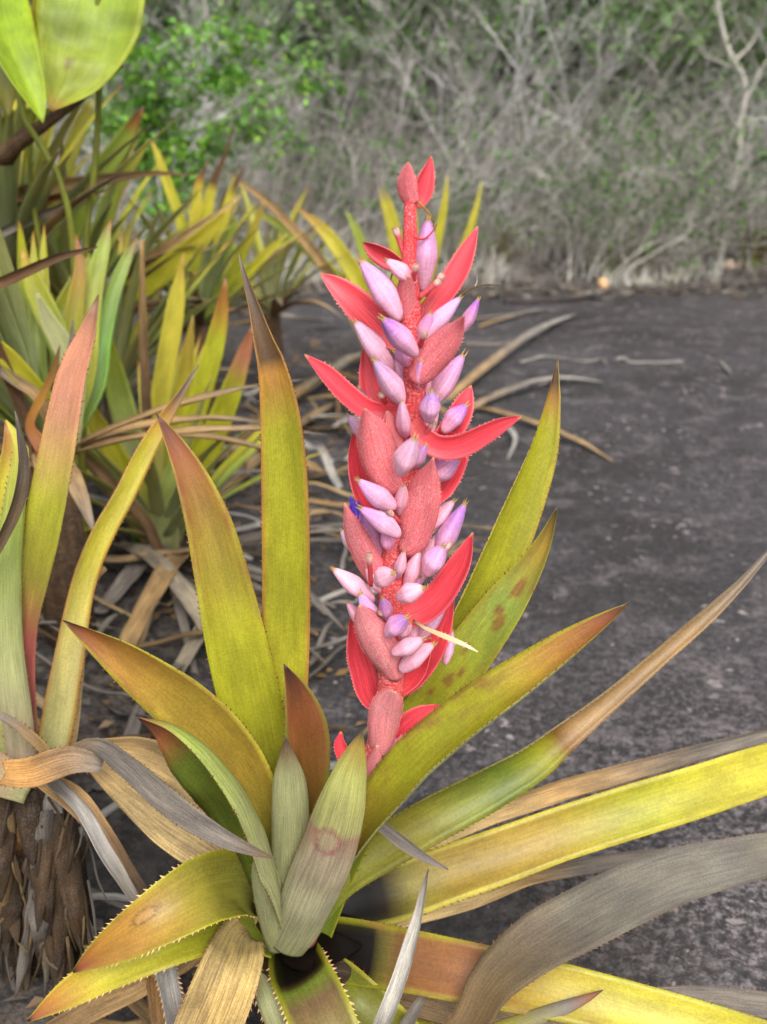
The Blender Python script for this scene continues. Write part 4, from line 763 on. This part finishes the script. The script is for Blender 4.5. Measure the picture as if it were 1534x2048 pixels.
# ================================================================== litter and twigs lying on the ground
def lying(name, pts, cols, label, cat, group=None, lift=.004, ch=.5, mats=None, wob=.25, nt=22, spines=None, arch=0., yext=None):
    W = []
    for i, (x, y, w) in enumerate(pts):
        g = G(x, y); t = i / (len(pts) - 1)
        W.append([g[0], g[1], gz(g[0], g[1]) + lift + arch * math.sin(math.pi * t), w * depth(g) / FPX])
    o = blade(name, None, None, world=W, up=True, cols=cols, back=[(a, c * .8) for a, c in cols], ch=ch, mats=mats or [M_DRY, M_DRY], wob=wob, nt=nt, nu=6, spines=spines)
    prop(o, label, cat, group); return o
TW = [(0, TAN), (.5, GRY * 1.15), (1, WHT * .75)]
lying('dry_leaf', [(900, 800, 24), (960, 765, 26), (1030, 715, 25), (1100, 665, 22), (1154, 631, 8)], TW, 'long straight tan dead leaf slanting over the dark rock', 'dry leaf', arch=.05)
lying('dry_leaf', [(900, 850, 20), (980, 812, 24), (1060, 785, 24), (1130, 770, 22), (1206, 768, 8)], [(0, TAN), (.5, GRY), (1, WHT * .9)], 'curved grey-white dead leaf tip lying on the rock', 'dry leaf', arch=.03)
lying('dry_leaf', [(930, 815, 14), (1010, 838, 18), (1090, 868, 17), (1160, 895, 14), (1226, 925, 3)], [(0, TAN), (1, s(168, 140, 104))], 'thin straw-coloured dead leaf passing behind the tall right leaf', 'dry leaf', arch=.02)
lying('dry_leaf', [(960, 655, 10), (1020, 642, 14), (1070, 630, 13), (1114, 622, 4)], TW, 'short grey dead leaf by the dark ledge', 'dry leaf', arch=.02)
lying('dry_leaf', [(880, 640, 8), (940, 640, 10), (1000, 634, 10), (1050, 626, 4)], TW, 'narrow grey dead leaf close behind the flower spike', 'dry leaf')
lying('dry_leaf', [(925, 890, 10), (965, 880, 20), (1010, 868, 16), (1030, 890, 10), (1016, 920, 4)], [(0, WHT * .8), (1, WHT * .7)], 'small curled white leaf scrap lying beside the flower spike', 'dry leaf', arch=.02)
# strips under the second rosette
LONG = ['arching tan dead leaf pointing at the lowest long red bract tip', 'tan dead leaf just under the slim bromeliad on the rock', 'grey dead leaf behind the dried tip of the tallest leaf', 'straw dead leaf running beside the right margin of the tallest leaf',
        'tan dead leaf curving behind the tallest leaf', 'brownish dead leaf with dark underside crossing the gap between two large leaves', 'grey dead leaf crossing under the narrow yellow leaf', 'straw dead leaf lying level behind the red-tipped leaf',
        'broad tan dead leaf leaning below the yellow-green rosette', 'short pale brown dead leaf above the orange-red leaf', 'small pale grey leaf tip on soil between tallest leaf and spike', 'short straw dead leaf beside the spike at mid height']
for k, (pts, lab) in enumerate([
    ([(470, 900, 26), (540, 850, 30), (610, 800, 28), (680, 750, 22), (735, 718, 6)], 'dry leaf'),
    ([(560, 830, 26), (640, 790, 30), (700, 745, 24), (760, 705, 8)], 'dry leaf'),
    ([(480, 640, 20), (540, 660, 24), (610, 668, 22), (690, 655, 6)], 'dry leaf'),
    ([(440, 1010, 30), (500, 960, 32), (560, 910, 30), (630, 850, 24), (700, 800, 8)], 'dry leaf'),
    ([(400, 960, 30), (470, 930, 34), (560, 940, 30), (640, 975, 24), (705, 960, 6)], 'dry leaf'),
    ([(235, 1110, 34), (290, 1160, 40), (350, 1225, 42), (410, 1300, 40), (450, 1360, 16)], 'dry leaf'),
    ([(200, 1240, 40), (270, 1180, 44), (330, 1120, 42), (380, 1050, 36), (420, 1000, 10)], 'dry leaf'),
    ([(150, 1130, 30), (240, 1165, 34), (340, 1160, 34), (440, 1140, 30), (560, 1130, 10)], 'dry leaf'),
    ([(250, 1330, 40), (310, 1260, 46), (360, 1180, 44), (400, 1120, 18)], 'dry leaf'),
    ([(330, 1400, 30), (390, 1330, 34), (420, 1270, 30), (440, 1220, 8)], 'dry leaf'),
    ([(600, 1190, 18), (640, 1265, 20), (690, 1276, 6)], 'dry leaf'),
    ([(560, 1100, 26), (610, 1085, 30), (670, 1080, 24), (720, 1075, 8)], 'dry leaf')]):
    base_c = [TAN * .8, s(140, 128, 110), GRY * 1.1, s(142, 118, 86)][k % 4]
    lying('dry_leaf', pts, [(0, base_c * .8), (.5, base_c), (1, base_c * .85)], LONG[k], 'dry leaf', 'long dead leaves in the litter', lift=.012 + .006 * (k % 3), arch=.03 + .01 * (k % 3))
lr = random.Random(5); made = 0
while made < 150:
    x = lr.uniform(-1.0, .12); y = lr.uniform(.72, 3.2)
    if x > -.02 + .1 * (y - .9) : continue
    az = lr.uniform(0, math.pi); L = lr.uniform(.18, .5); w = lr.uniform(.007, .024); cv = lr.uniform(-.35, .35); pts = []
    px, py = x, y
    for i in range(6):
        t = i / 5; pts.append([px, py, gz(px, py) + .006 + lr.uniform(0, .05) * math.sin(math.pi * t) + .012 * (made % 4), w * (.8, 1, 1, .9, .6, .1)[i]])
        px += math.cos(az) * L / 5; py += math.sin(az) * L / 5; az += cv / 5
    c0 = lr.choice([TAN * .7, TAN * .5, GRY, GRY * 1.1, GRY * .8, s(150, 128, 96), s(160, 136, 96), BRN, BRN * .7, WHT * .8, WHT * .65])
    o = blade('dry_leaf', None, None, world=pts, up=True, cols=[(0, c0 * .85), (.5, c0), (1, c0 * .8)], back=[(0, c0 * .8), (1, c0 * .8)], ch=lr.uniform(.2, .9), mats=[M_DRY, M_DRY], wob=.35, nt=16, nu=4, roll=lr.uniform(-30, 30))
    lum = c0.mean(); hue = 'bleached grey' if abs(c0[0] - c0[2]) < .06 and lum > .14 else 'grey' if abs(c0[0] - c0[2]) < .06 else 'dark brown' if lum < .06 else 'brown' if lum < .13 else 'tan'
    near = min([(math.hypot(x - q[0], y - q[1]), nm) for q, nm in ((cA, 'at the foot of the shaggy stump'), (cB, 'under the yellow-green rosette behind the stump'), (cC, 'under the dense green rosette'), (cD, 'under the rosette with the spotted leaf'), (cF, 'under the rosette with withered tips'), (crown, 'under the flowering bromeliad'))])[1]
    prop(o, ('long ' if L > .34 else 'short ') + ('broad ' if w > .0155 else 'narrow ') + hue + ' dead leaf ' + near, 'dry leaf', 'curled dead leaves under the bromeliads'); made += 1

def twig(pts, r, col, label, group=None, lift=.0):
    W = []
    for x, y in pts:
        g = G(x, y); W.append([g[0], g[1], gz(g[0], g[1]) + r * .8 + lift, 1])
    W = spline(np.array(W), 26)[:, :3]
    for i in range(26): W[i, 2] += .006 * abs(nz(W[i, 0] * 9, W[i, 1] * 9))
    o = tube('twig', None, W, np.linspace(r, r * .6, 26), M_TWIG, [(0, col), (1, col * .9)], n=7, lump=.3)
    prop(o, label, 'twig', group)
twig([(1040, 728), (1090, 716), (1130, 720), (1165, 726), (1200, 722), (1212, 733)], .006, WHT * .5, 'wavy pale twig lying near the tip of the tall right leaf')
twig([(1232, 722), (1250, 718), (1256, 728), (1300, 728), (1366, 727)], .007, WHT * .6, 'bleached white twig with a hooked end alone on the dark rock')
twig([(1440, 728), (1452, 740), (1462, 752)], .008, WHT * .5, 'short stubby pale twig out on the bare rock')
twig([(930, 690), (985, 692), (1040, 686)], .008, GRY, 'thin grey twig just behind the flower spike')
twig([(1010, 610), (1090, 605), (1170, 600), (1215, 592)], .02, s(70, 64, 62), 'dark weathered stick along the rock ledge at the foot of the bank')

# pale flakes and pebbles on the rock
def stone(x, y, r, col, label, group=None, flat=.6):
    g = G(x, y); V = []; n, m = 9, 6; ph = rnd.uniform(0, 50)
    for i in range(m + 1):
        a = math.pi * i / m
        for k in range(n):
            b = 2 * math.pi * k / n; v = np.array([math.sin(a) * math.cos(b), math.sin(a) * math.sin(b), math.cos(a) * flat])
            V.append(np.array([g[0], g[1], gz(g[0], g[1]) + r * flat * .55]) + v * r * (1 + .35 * mn.noise(Vector(v * 1.6) + Vector((ph, 0, 0)))))
    F = [(i * n + k, (i + 1) * n + k, (i + 1) * n + (k + 1) % n, i * n + (k + 1) % n) for i in range(m) for k in range(n)]
    mat = simple('stone', col, .85, sc=50)
    prop(mesh_obj('stone', V, F, [mat]), label, 'stone', group)
stone(1206, 575, .035, s(200, 160, 120), 'small orange-tan stone at the foot of the bank', flat=1.1)
stone(1455, 536, .06, s(178, 156, 138), 'pale pinkish stone at the edge of the rock slab')
stone(1484, 534, .045, s(170, 150, 132), 'smaller pinkish stone touching the grassy edge of the slab')
stone(1430, 548, .05, s(150, 146, 148), 'flat grey-white stone by the grassy edge of the slab', flat=.3)
fr = random.Random(3); V = []; F = []
for i in range(700):
    y = .75 + 5.2 * fr.random() ** 1.6; x = fr.uniform(-.1, .55 * y + .4); r_ = fr.uniform(.0015, .005) * (1 + .25 * y); zz = gz(x, y); b0 = len(V); k = fr.choice((4, 5, 6)); ph = fr.uniform(0, 6)
    for q in range(k):
        a = ph + 6.283 * q / k; rr = r_ * fr.uniform(.6, 1.3); V.append((x + rr * math.cos(a), y + rr * math.sin(a), zz - .001))
    V.append((x, y, zz + r_ * .4)); F += [(b0 + q, b0 + (q + 1) % k, b0 + k) for q in range(k)]
prop(mesh_obj('rock_chips', V, F, [simple('rock_chip', s(112, 103, 100), .9, sc=3, var=.5)], smooth=False, base=(0, 0, 0)), 'scattered pale rock chips strewn over the dark slab', 'chips', kind='stuff')
# small litter fragments on the soil
V = []; F = []; cc = []; lt = []
for i in range(9000):
    if i < 3500:
        x = fr.uniform(-1.6, .15); y = fr.uniform(.6, 4.5)
        if x > -.02 + .05 * (y - .9): continue
    else:
        x = fr.uniform(-5, 5.5); y = bank0(x) - .5 + abs(fr.gauss(0, 1.3))
    L = fr.uniform(.01, .035) * (1 if i < 3500 else 3); w = L * fr.uniform(.12, .4); a = fr.uniform(0, 6.28); dz = fr.uniform(-.3, .5); zz = gz(x, y) + .004; b0 = len(V)
    c_, s_ = math.cos(a), math.sin(a)
    V += [(x, y, zz), (x + c_ * L * .5 - s_ * w, y + s_ * L * .5 + c_ * w, zz + L * .3 * dz + .006), (x + c_ * L, y + s_ * L, zz + abs(dz) * L * .6), (x + c_ * L * .5 + s_ * w, y + s_ * L * .5 - c_ * w, zz + .002)]
    F.append((b0, b0 + 1, b0 + 2, b0 + 3)); c0 = fr.choice([TAN * .5, GRY * .6, BRN * .7, BRN * .4, GRY * .4, s(110, 88, 64)] if i < 3500 else [GRY * .9, GRY * .7, GRY * .5, WHT * .5, s(112, 100, 88), s(90, 78, 66)])
    cc += [(*c0, 0)] * 4; lt += [(fr.random(), fr.random(), 0)] * 4
prop(mesh_obj('leaf_litter', V, F, [M_DRY], cols=cc, uvs=lt, base=(0, 0, 0), smooth=False), 'brown and grey leaf litter covering the soil', 'leaf litter', kind='stuff')

# ================================================================== the bank: dry brush, shrubs, small trees, grass
def tubes_mesh(name, parent, polys, mat, kind=None, sides=3):
    Vs = []; F = []; cc = []; lt = []; b0 = 0; an = np.arange(sides) * 6.2832 / sides; ca, sa = np.cos(an)[None, :, None], np.sin(an)[None, :, None]
    for P, r0, r1, col in polys:
        P = np.asarray(P); m = len(P); T = unit(np.gradient(P, axis=0)); A_ = unit(np.cross(T, np.array([.31, .5, .81]))); B_ = np.cross(T, A_)
        rr = np.linspace(r0, r1, m)[:, None, None]
        Vs.append((P[:, None, :] + rr * (ca * A_[:, None, :] + sa * B_[:, None, :])).reshape(-1, 3))
        cc.append(np.tile((*col, 0), (m * sides, 1))); lt.append(np.stack([np.tile(an * .02, m), np.repeat(P[:, 2] + P[:, 0], sides), np.zeros(m * sides)], 1))
        for i in range(m - 1):
            for k in range(sides): F.append((b0 + i * sides + k, b0 + i * sides + (k + 1) % sides, b0 + (i + 1) * sides + (k + 1) % sides, b0 + (i + 1) * sides + k))
        b0 += m * sides
    V = np.vstack(Vs); cc = np.vstack(cc); lt = np.vstack(lt)
    o = mesh_obj(name, V, F, [mat], parent, cols=cc, uvs=lt)
    if kind: o['kind'] = kind
    return o
def grow(r, p, d, L, r0, levels, out, col, nk, spread, droop=.0, jit=.16, seg=6):
    P = [p]; d = d / np.linalg.norm(d)
    for i in range(seg):
        d = d + np.array([r.gauss(0, jit), r.gauss(0, jit), r.gauss(0, jit) - droop]); d /= np.linalg.norm(d)
        P.append(P[-1] + d * L / seg)
    out.append((levels, P, r0, r0 * .45, col))
    if levels > 0:
        for k in range(nk):
            i = r.randint(1, seg); q = P[i]; dd = P[i] - P[i - 1]; dd = dd / np.linalg.norm(dd)
            nd = dd + spread * np.array([r.gauss(0, 1), r.gauss(0, 1), r.gauss(0, .8) + .15])
            grow(r, q, nd, L * r.uniform(.45, .75), max(r0 * .55, .0018), levels - 1, out, col * r.uniform(.8, 1.15), nk, spread, droop, jit, seg)
def leaves_mesh(parent, name, r, centers, size, cols, kind='stuff', spread=.05, per=5, asp=.45):
    g = np.random.default_rng(r.randrange(1 << 30)); c_ = np.repeat(np.asarray(centers, float), per, 0); n = len(c_)
    c_ = c_ + g.normal(0, spread, (n, 3)); a = g.uniform(0, 6.28, n); e = g.uniform(-.9, .5, n)
    d = np.stack([np.cos(a) * np.cos(e), np.sin(a) * np.cos(e), np.sin(e)], 1)
    sd_ = unit(np.cross(d, np.stack([g.normal(0, .4, n), g.normal(0, .4, n), np.ones(n)], 1))); n_ = np.cross(sd_, d)
    L = (size * g.uniform(.6, 1.3, n))[:, None]; w = L * asp
    V = np.stack([c_, c_ + d * L * .45 + sd_ * w * .5 + n_ * L * .08, c_ + d * L - n_ * L * .12, c_ + d * L * .45 - sd_ * w * .5 + n_ * L * .08, c_ + d * L * .5], 1).reshape(-1, 3)
    b0 = (np.arange(n) * 5)[:, None, None]
    F = (b0 + np.array([(0, 4, 1), (4, 2, 1), (0, 3, 4), (3, 2, 4)])[None]).reshape(-1, 3).tolist()
    q = np.asarray(cols)[g.integers(0, len(cols), n)] * g.uniform(.75, 1.2, (n, 1))
    cc = np.repeat(np.hstack([q, np.zeros((n, 1))]), 5, 0); lt = np.repeat(np.hstack([g.random((n, 2)), np.zeros((n, 1))]), 5, 0)
    o = mesh_obj(name, V, F, [M_FOL], parent, cols=cc, uvs=lt)
    if kind: o['kind'] = kind
    return o
def shrub(name, x, y, label, cat, seed, h, nstem, nk=3, levels=3, lean=(0, 0), col=GRY, r0=.012, leafs=None, leafsize=.05, leafcols=None, spread=.45, group=None, droop=.0, topleaf=0.):
    r = random.Random(seed); z_ = gz(x, y) - .03
    root = empty(name, (x, y, z_), label, cat, group); out = []
    for k in range(nstem):
        d = np.array([lean[0] + r.gauss(0, .38), lean[1] + r.gauss(0, .3), 1.0])
        grow(r, np.array([x + r.gauss(0, .12), y + r.gauss(0, .1), z_]), d, h * r.uniform(.6, 1.0), r0 * r.uniform(.7, 1.2), levels, out, col * r.uniform(.75, 1.2), nk, spread, droop)
    tubes_mesh('stems', root, [(P, a, b, c_) for l, P, a, b, c_ in out if l >= levels - 0], M_TWIG, sides=5)
    tubes_mesh('twigs', root, [(P, a, b, c_) for l, P, a, b, c_ in out if l < levels], M_TWIG, 'stuff')
    if leafs:
        cen = []
        for l, P, a, b, c_ in out:
            if l <= 1:
                for q in P[2:]:
                    if r.random() < leafs and q[2] > z_ + topleaf: cen.append(q)
        leaves_mesh(root, 'foliage', r, cen, leafsize, leafcols or [s(82, 120, 52), s(98, 136, 60), s(70, 104, 48)])
    return root
DG, DG2 = s(212, 208, 208), s(190, 183, 180)
# grey leafless brush along the foot of the bank
brush = [(-2.6, 6.9, .55, 'thicket of bare brown twigs behind the yellow bromeliads'), (-1.7, 6.5, .5, 'low bare grey brush between leafy shrub and slim bromeliad'), (-.9, 6.9, .5, 'bare grey-brown brush rising above the slim bromeliad leaves'),
         (-.1, 6.55, .45, 'tangled grey brush directly behind the top of the flower spike'), (.7, 6.9, .45, 'wiry bare brush right behind the flower spike on the bank'), (1.3, 6.45, .4, 'low silvery dead brush sweeping over the edge of the slab'),
         (1.9, 6.75, .35, 'silvery bare brush leaning towards the pale tree'), (2.6, 6.95, .4, 'bare brush at the foot of the pale crooked tree'), (3.3, 6.7, .4, 'bare brown brush beyond the pale crooked tree')]
for i, (x, y, ln_, lab) in enumerate(brush):
    shrub('dry_shrub', x, y, lab, 'shrub', 100 + i, 1.25 if i != 5 else .8, 13, nk=4, levels=3, lean=(ln_, -.1), col=[DG2, DG, DG2, DG2 * .9, DG, WHT * 1.15, WHT * 1.1, DG, DG2][i], r0=.0065, leafs=.05, leafsize=.05, spread=.42)
tall = [(-1.5, 7.6, (.2, 0), 'tall bare shrub with a few green sprays above the yellow bromeliads'), (-.3, 7.5, (.45, 0), 'tall fan of pale bare branches above the flower spike'), (.5, 7.8, (.3, 0), 'tall grey shrub with fine upright branches beside the fan of pale branches'), (1.5, 7.6, (.6, 0), 'tall grey shrub slanting towards the pale tree'), (2.4, 7.8, (.5, 0), 'tall tangled shrub behind the pale crooked tree'), (3.4, 7.7, (.1, 0), 'tall pale shrub past the crooked tree')]
for i, (x, y, ln_, lab) in enumerate(tall):
    shrub('dry_shrub', x, y, lab, 'shrub', 200 + i, 2.0, 7, nk=4, levels=3, lean=ln_, col=[DG, WHT * 1.05, DG * 1.1, WHT * 1.0, DG * 1.1, WHT * 1.05][i], r0=.009, leafs=.24, leafsize=.08, leafcols=[s(116, 150, 84), s(130, 166, 92), s(104, 136, 76)], spread=.36, topleaf=.75)
# green leafy growth
GC = [s(102, 138, 78), s(120, 156, 88), s(92, 122, 70), s(136, 168, 98)]
green = [(-2.6, 8.0, 2.0, 'bushy green shrub behind the lime-green blades'), (-1.4, 8.8, 2.2, 'bushy green shrub up the bank behind the leafy sprays'), (-.2, 9.2, 2.0, 'leafy green shrub high on the bank over the fan of pale branches'), (.9, 9.0, 2.1, 'leafy green shrub high on the bank over the flower spike'),
         (2.0, 9.2, 2.1, 'leafy green shrub high on the bank behind the slanting grey shrub'), (3.2, 9.0, 2.2, 'leafy green shrub on the bank behind the crooked tree'), (4.3, 9.3, 2.2, 'leafy green shrub on the bank beyond the crooked tree'), (-3.7, 8.8, 2.3, 'dense green shrub on the bank hidden behind lime-green blades')]
for i, (x, y, h, lab) in enumerate(green):
    shrub('leafy_shrub', x, y, lab, 'shrub', 300 + i, h, 8, nk=4, levels=3, lean=(rnd.uniform(-.1, .2), 0), col=DG2, r0=.014, leafs=.55, leafsize=.085, leafcols=GC if i % 2 else [c_ * .9 for c_ in GC], spread=.5)
# nearer shrub with bright compound sprays
ls = empty('leafy_shrub', (PY(330, 560, 5.0)[0], 5.0, gz(PY(330, 560, 5.0)[0], 5.0)), 'shrub with bright green arching leaf sprays above the yellow bromeliads', 'shrub')
polys = []; r = random.Random(77); cen = []
b_ = np.array([ls.location[0], 5.0, ls.location[2] - .02])
for pth in [[(300, 330), (270, 200), (300, 110), (380, 70), (470, 60)], [(310, 360), (300, 240), (340, 150), (420, 150), (500, 170)], [(340, 400), (380, 300), (430, 250), (500, 265), (570, 285)], [(300, 380), (240, 280), (210, 180), (230, 110), (270, 90)], [(330, 380), (340, 260), (400, 180), (470, 120), (550, 65)], [(320, 380), (290, 290), (250, 240), (190, 220)], [(340, 400), (400, 330), (470, 240), (560, 180), (640, 150)], [(330, 400), (350, 320), (330, 240), (300, 170)]]:
    W = np.array([b_] + [PY(x, y, 5.0 - .06 * k + r.uniform(-.15, .15)) for k, (x, y) in enumerate(pth)])
    W = spline(np.hstack([W, np.ones((len(W), 1))]), 30)[:, :3]; polys.append((W, .007, .002, DG))
    for q in W[12:]:
        for k in range(4):
            a = np.array([r.gauss(0, 1), r.gauss(0, .6), r.gauss(-.1, .7)]); a = a / np.linalg.norm(a); Lr = r.uniform(.06, .16)
            polys.append((np.array([q, q + a * Lr * .5 + [0, 0, .01], q + a * Lr]), .0015, .001, s(100, 120, 60)))
            for t in (.35, .55, .75, .95): cen.append(q + a * Lr * t)
tubes_mesh('stems', ls, polys, M_TWIG)
leaves_mesh(ls, 'foliage', r, cen, .042, [s(112, 168, 62), s(128, 182, 72), s(96, 146, 56), s(140, 176, 60)], spread=.012, per=2, asp=.5)
# small pale trees
def path_tree(label, Y, trunk, branches, w, col, seed):
    W = np.array([PY(x, y, Y) for x, y in trunk]); W[0][2] = gz(W[0][0], W[0][1]) - .05; W[0][1] = Y
    root = empty('small_tree', W[0], label, 'tree'); W = spline(np.hstack([W, np.ones((len(W), 1))]), 30)[:, :3]
    tube('trunk', root, W, np.linspace(w, w * .55, 30), M_TWIG, [(0, col), (1, col)], n=8, lump=.15)
    polys = []; cen = []; r = random.Random(seed)
    for br in branches:
        B_ = np.array([PY(x, y, Y + .15 * k) for k, (x, y) in enumerate(br)]); B_ = spline(np.hstack([B_, np.ones((len(B_), 1))]), 14)[:, :3]
        polys.append((B_, w * .5, w * .2, col))
        for q in B_[5:]:
            out = []; grow(r, q, np.array([r.gauss(0, .7), r.gauss(0, .5), .8]), .5, .005, 1, out, col * .9, 3, .5)
            polys += [(P, a, b, c_) for l, P, a, b, c_ in out]
            for l, P, a, b, c_ in out:
                if l == 0: cen += [P[-1], P[-3]]
    tubes_mesh('branches', root, polys, M_TWIG, sides=5)
    leaves_mesh(root, 'crown', r, cen, .07, GC, per=2)
path_tree('small crooked tree with a pale bare trunk at the edge of the slab', 6.75, [(1450, 430), (1456, 395), (1472, 350), (1478, 290), (1482, 230), (1492, 190), (1482, 145), (1460, 110), (1440, 40), (1430, -40)], [[(1488, 205), (1505, 175), (1530, 130), (1570, 60)], [(1480, 145), (1440, 125), (1410, 110), (1380, 60)], [(1470, 120), (1500, 90), (1540, 20)]], .028, WHT * .82, 1)
path_tree('slanting pale trunk on the bank left standing among green leaves', 8.6, [(1100, 330), (1150, 230), (1200, 150), (1260, 90), (1300, 40), (1310, -60)], [[(1200, 150), (1190, 100), (1210, 30)], [(1260, 90), (1330, 40), (1400, 10)]], .030, WHT * .6, 2)
path_tree('thin pale upright trunk on the bank between crooked and slanting trunks', 7.9, [(1380, 300), (1388, 240), (1392, 160), (1398, 110), (1375, 60), (1370, -40)], [[(1398, 110), (1430, 70), (1460, 0)], [(1390, 150), (1350, 120), (1320, 60)]], .022, WHT * .65, 3)
path_tree('slender grey trunk with forked top above the flower spike', 7.7, [(800, 300), (812, 230), (818, 160), (812, 100), (830, 40), (850, -40)], [[(815, 140), (850, 100), (880, 30)], [(816, 180), (780, 130), (740, 100), (690, 70)]], .018, WHT * .6, 4)
# grass and herb tufts at the foot of the bank
def tuft(x, y, n, h, cols, label, seed, wide=.12, group=None):
    g = G(x, y); r = random.Random(seed); V = []; F = []; cc = []; lt = []; z_ = gz(g[0], g[1])
    for k in range(n):
        a = r.uniform(0, 6.28); ro = abs(r.gauss(0, wide * .5)); b = np.array([g[0] + math.cos(a) * ro, g[1] + math.sin(a) * ro, z_ - .01]); le = r.uniform(.1, .7); L = h * r.uniform(.5, 1.1); w = r.uniform(.003, .007); sd_ = np.array([-math.sin(a), math.cos(a), 0]); b0 = len(V); c0 = cols[r.randrange(len(cols))] * r.uniform(.8, 1.2)
        for t in (0, .35, .7, 1):
            q = b + np.array([math.cos(a) * le * L * t * t, math.sin(a) * le * L * t * t, L * t * (1 - .2 * le * t)]); V += [q - sd_ * w * (1 - t * .95), q + sd_ * w * (1 - t * .95)]
        for t in range(3): F.append((b0 + 2 * t, b0 + 2 * t + 1, b0 + 2 * t + 3, b0 + 2 * t + 2))
        cc += [(*c0, 0)] * 8; lt += [(r.random(), r.random(), 0)] * 8
    prop(mesh_obj('grass_tuft', V, F, [M_FOL], cols=cc, uvs=lt, base=(g[0], g[1], z_)), label, 'grass tuft', group)
RU = [s(112, 98, 48), s(120, 88, 44), s(100, 104, 50)]
tuft(1512, 525, 160, .42, RU, 'dark rusty herb clump rooted at the slab edge beside pinkish stones', 1, .25)
tuft(1290, 545, 110, .32, RU, 'reddish grass tuft between the orange-tan stone and flat white stone', 2, .25)
tuft(1210, 548, 70, .3, [s(104, 106, 56)], 'olive grass tuft right behind the orange-tan stone', 3, .12)
tuft(1340, 450, 120, .35, [s(92, 136, 58), s(108, 140, 60)], 'fresh green grass tuft among silvery brush', 4, .3)
tuft(1440, 430, 120, .3, [s(88, 128, 56), s(104, 132, 60)], 'fresh green grass tuft at the crooked tree foot', 5, .18)
tuft(905, 455, 160, .45, [s(76, 140, 50), s(92, 156, 60)], 'lush green tuft on the bank close behind the spike', 6, .3)
tuft(1000, 520, 100, .3, [s(128, 122, 92), s(112, 108, 84)], 'straw-grey grass tuft at the bank foot near the spike', 7, .14)
# dry grass and fine straw all along the bank
gr_ = np.random.default_rng(4); n = 26000
gx = gr_.uniform(-6.5, 7, n); gy = 6.15 + np.abs(gr_.normal(0, 1.5, n)); V = []; F = []; cc = []; pal = [s(212, 208, 206), s(192, 186, 182), s(180, 172, 162), s(200, 192, 178), s(160, 166, 136)]
pick = gr_.integers(0, 5, n); az = gr_.uniform(0, 6.28, n); hh = gr_.uniform(.12, .5, n); le = gr_.uniform(.15, 1.0, n); wd = gr_.uniform(.0012, .003, n); br_ = gr_.uniform(.75, 1.15, n)
for i in range(n):
    x, y = gx[i], gy[i]
    y = y - 6.15 + bank0(x) - .9; e_ = y - bank0(x)
    if e_ < .7 and nz(x * 1.6, y * 1.6, 40) + .5 * nz(x * 5, y * 5, 41) < (.7 - e_) * .6 - .35 or e_ < -.3 + .3 * nz(x * 7, 3.3): continue
    z_ = gz(x, y) - .01; ca, sa = math.cos(az[i]) + .5, math.sin(az[i]); h = hh[i] * (.25 + .75 * sst(-.2, 1.0, e_)); l = le[i] * h; b0 = len(V); w = wd[i]
    V += [(x - w, y, z_), (x + w, y, z_), (x + ca * l * .3 + w, y + sa * l * .3, z_ + h * .6), (x + ca * l * .3 - w, y + sa * l * .3, z_ + h * .6), (x + ca * l, y + sa * l, z_ + h * (1 - .3 * le[i]))]
    F += [(b0, b0 + 1, b0 + 2, b0 + 3), (b0 + 3, b0 + 2, b0 + 4)]; cc += [(*(pal[pick[i]] * br_[i]), 0)] * 5
prop(mesh_obj('dry_grass', V, F, [M_TWIG], cols=cc, uvs=[(0, 0, 0)] * len(V), base=(0, 0, 0), smooth=False), 'pale dry grass and straw covering the foot of the bank', 'dry grass', kind='stuff')
# undergrowth on the upper bank, seen as one mass behind the shrubs
ur = random.Random(9); cen = []
for i in range(9000):
    x = ur.uniform(-14, 14); y = 9.0 + 12 * ur.random() ** 1.3; h = ur.uniform(0, 1.9) * (.6 + .6 * nz(x * .8, y * .8, 2))
    cen.append((x, y, gz(x, y) + abs(h)))
root = None
V0 = leaves_mesh(None, 'undergrowth', ur, cen, .13, [s(92, 126, 70), s(112, 148, 82), s(80, 110, 62), s(130, 162, 92)], per=4, spread=.12)
prop(V0, 'mass of green undergrowth covering the upper bank', 'undergrowth', kind='stuff')
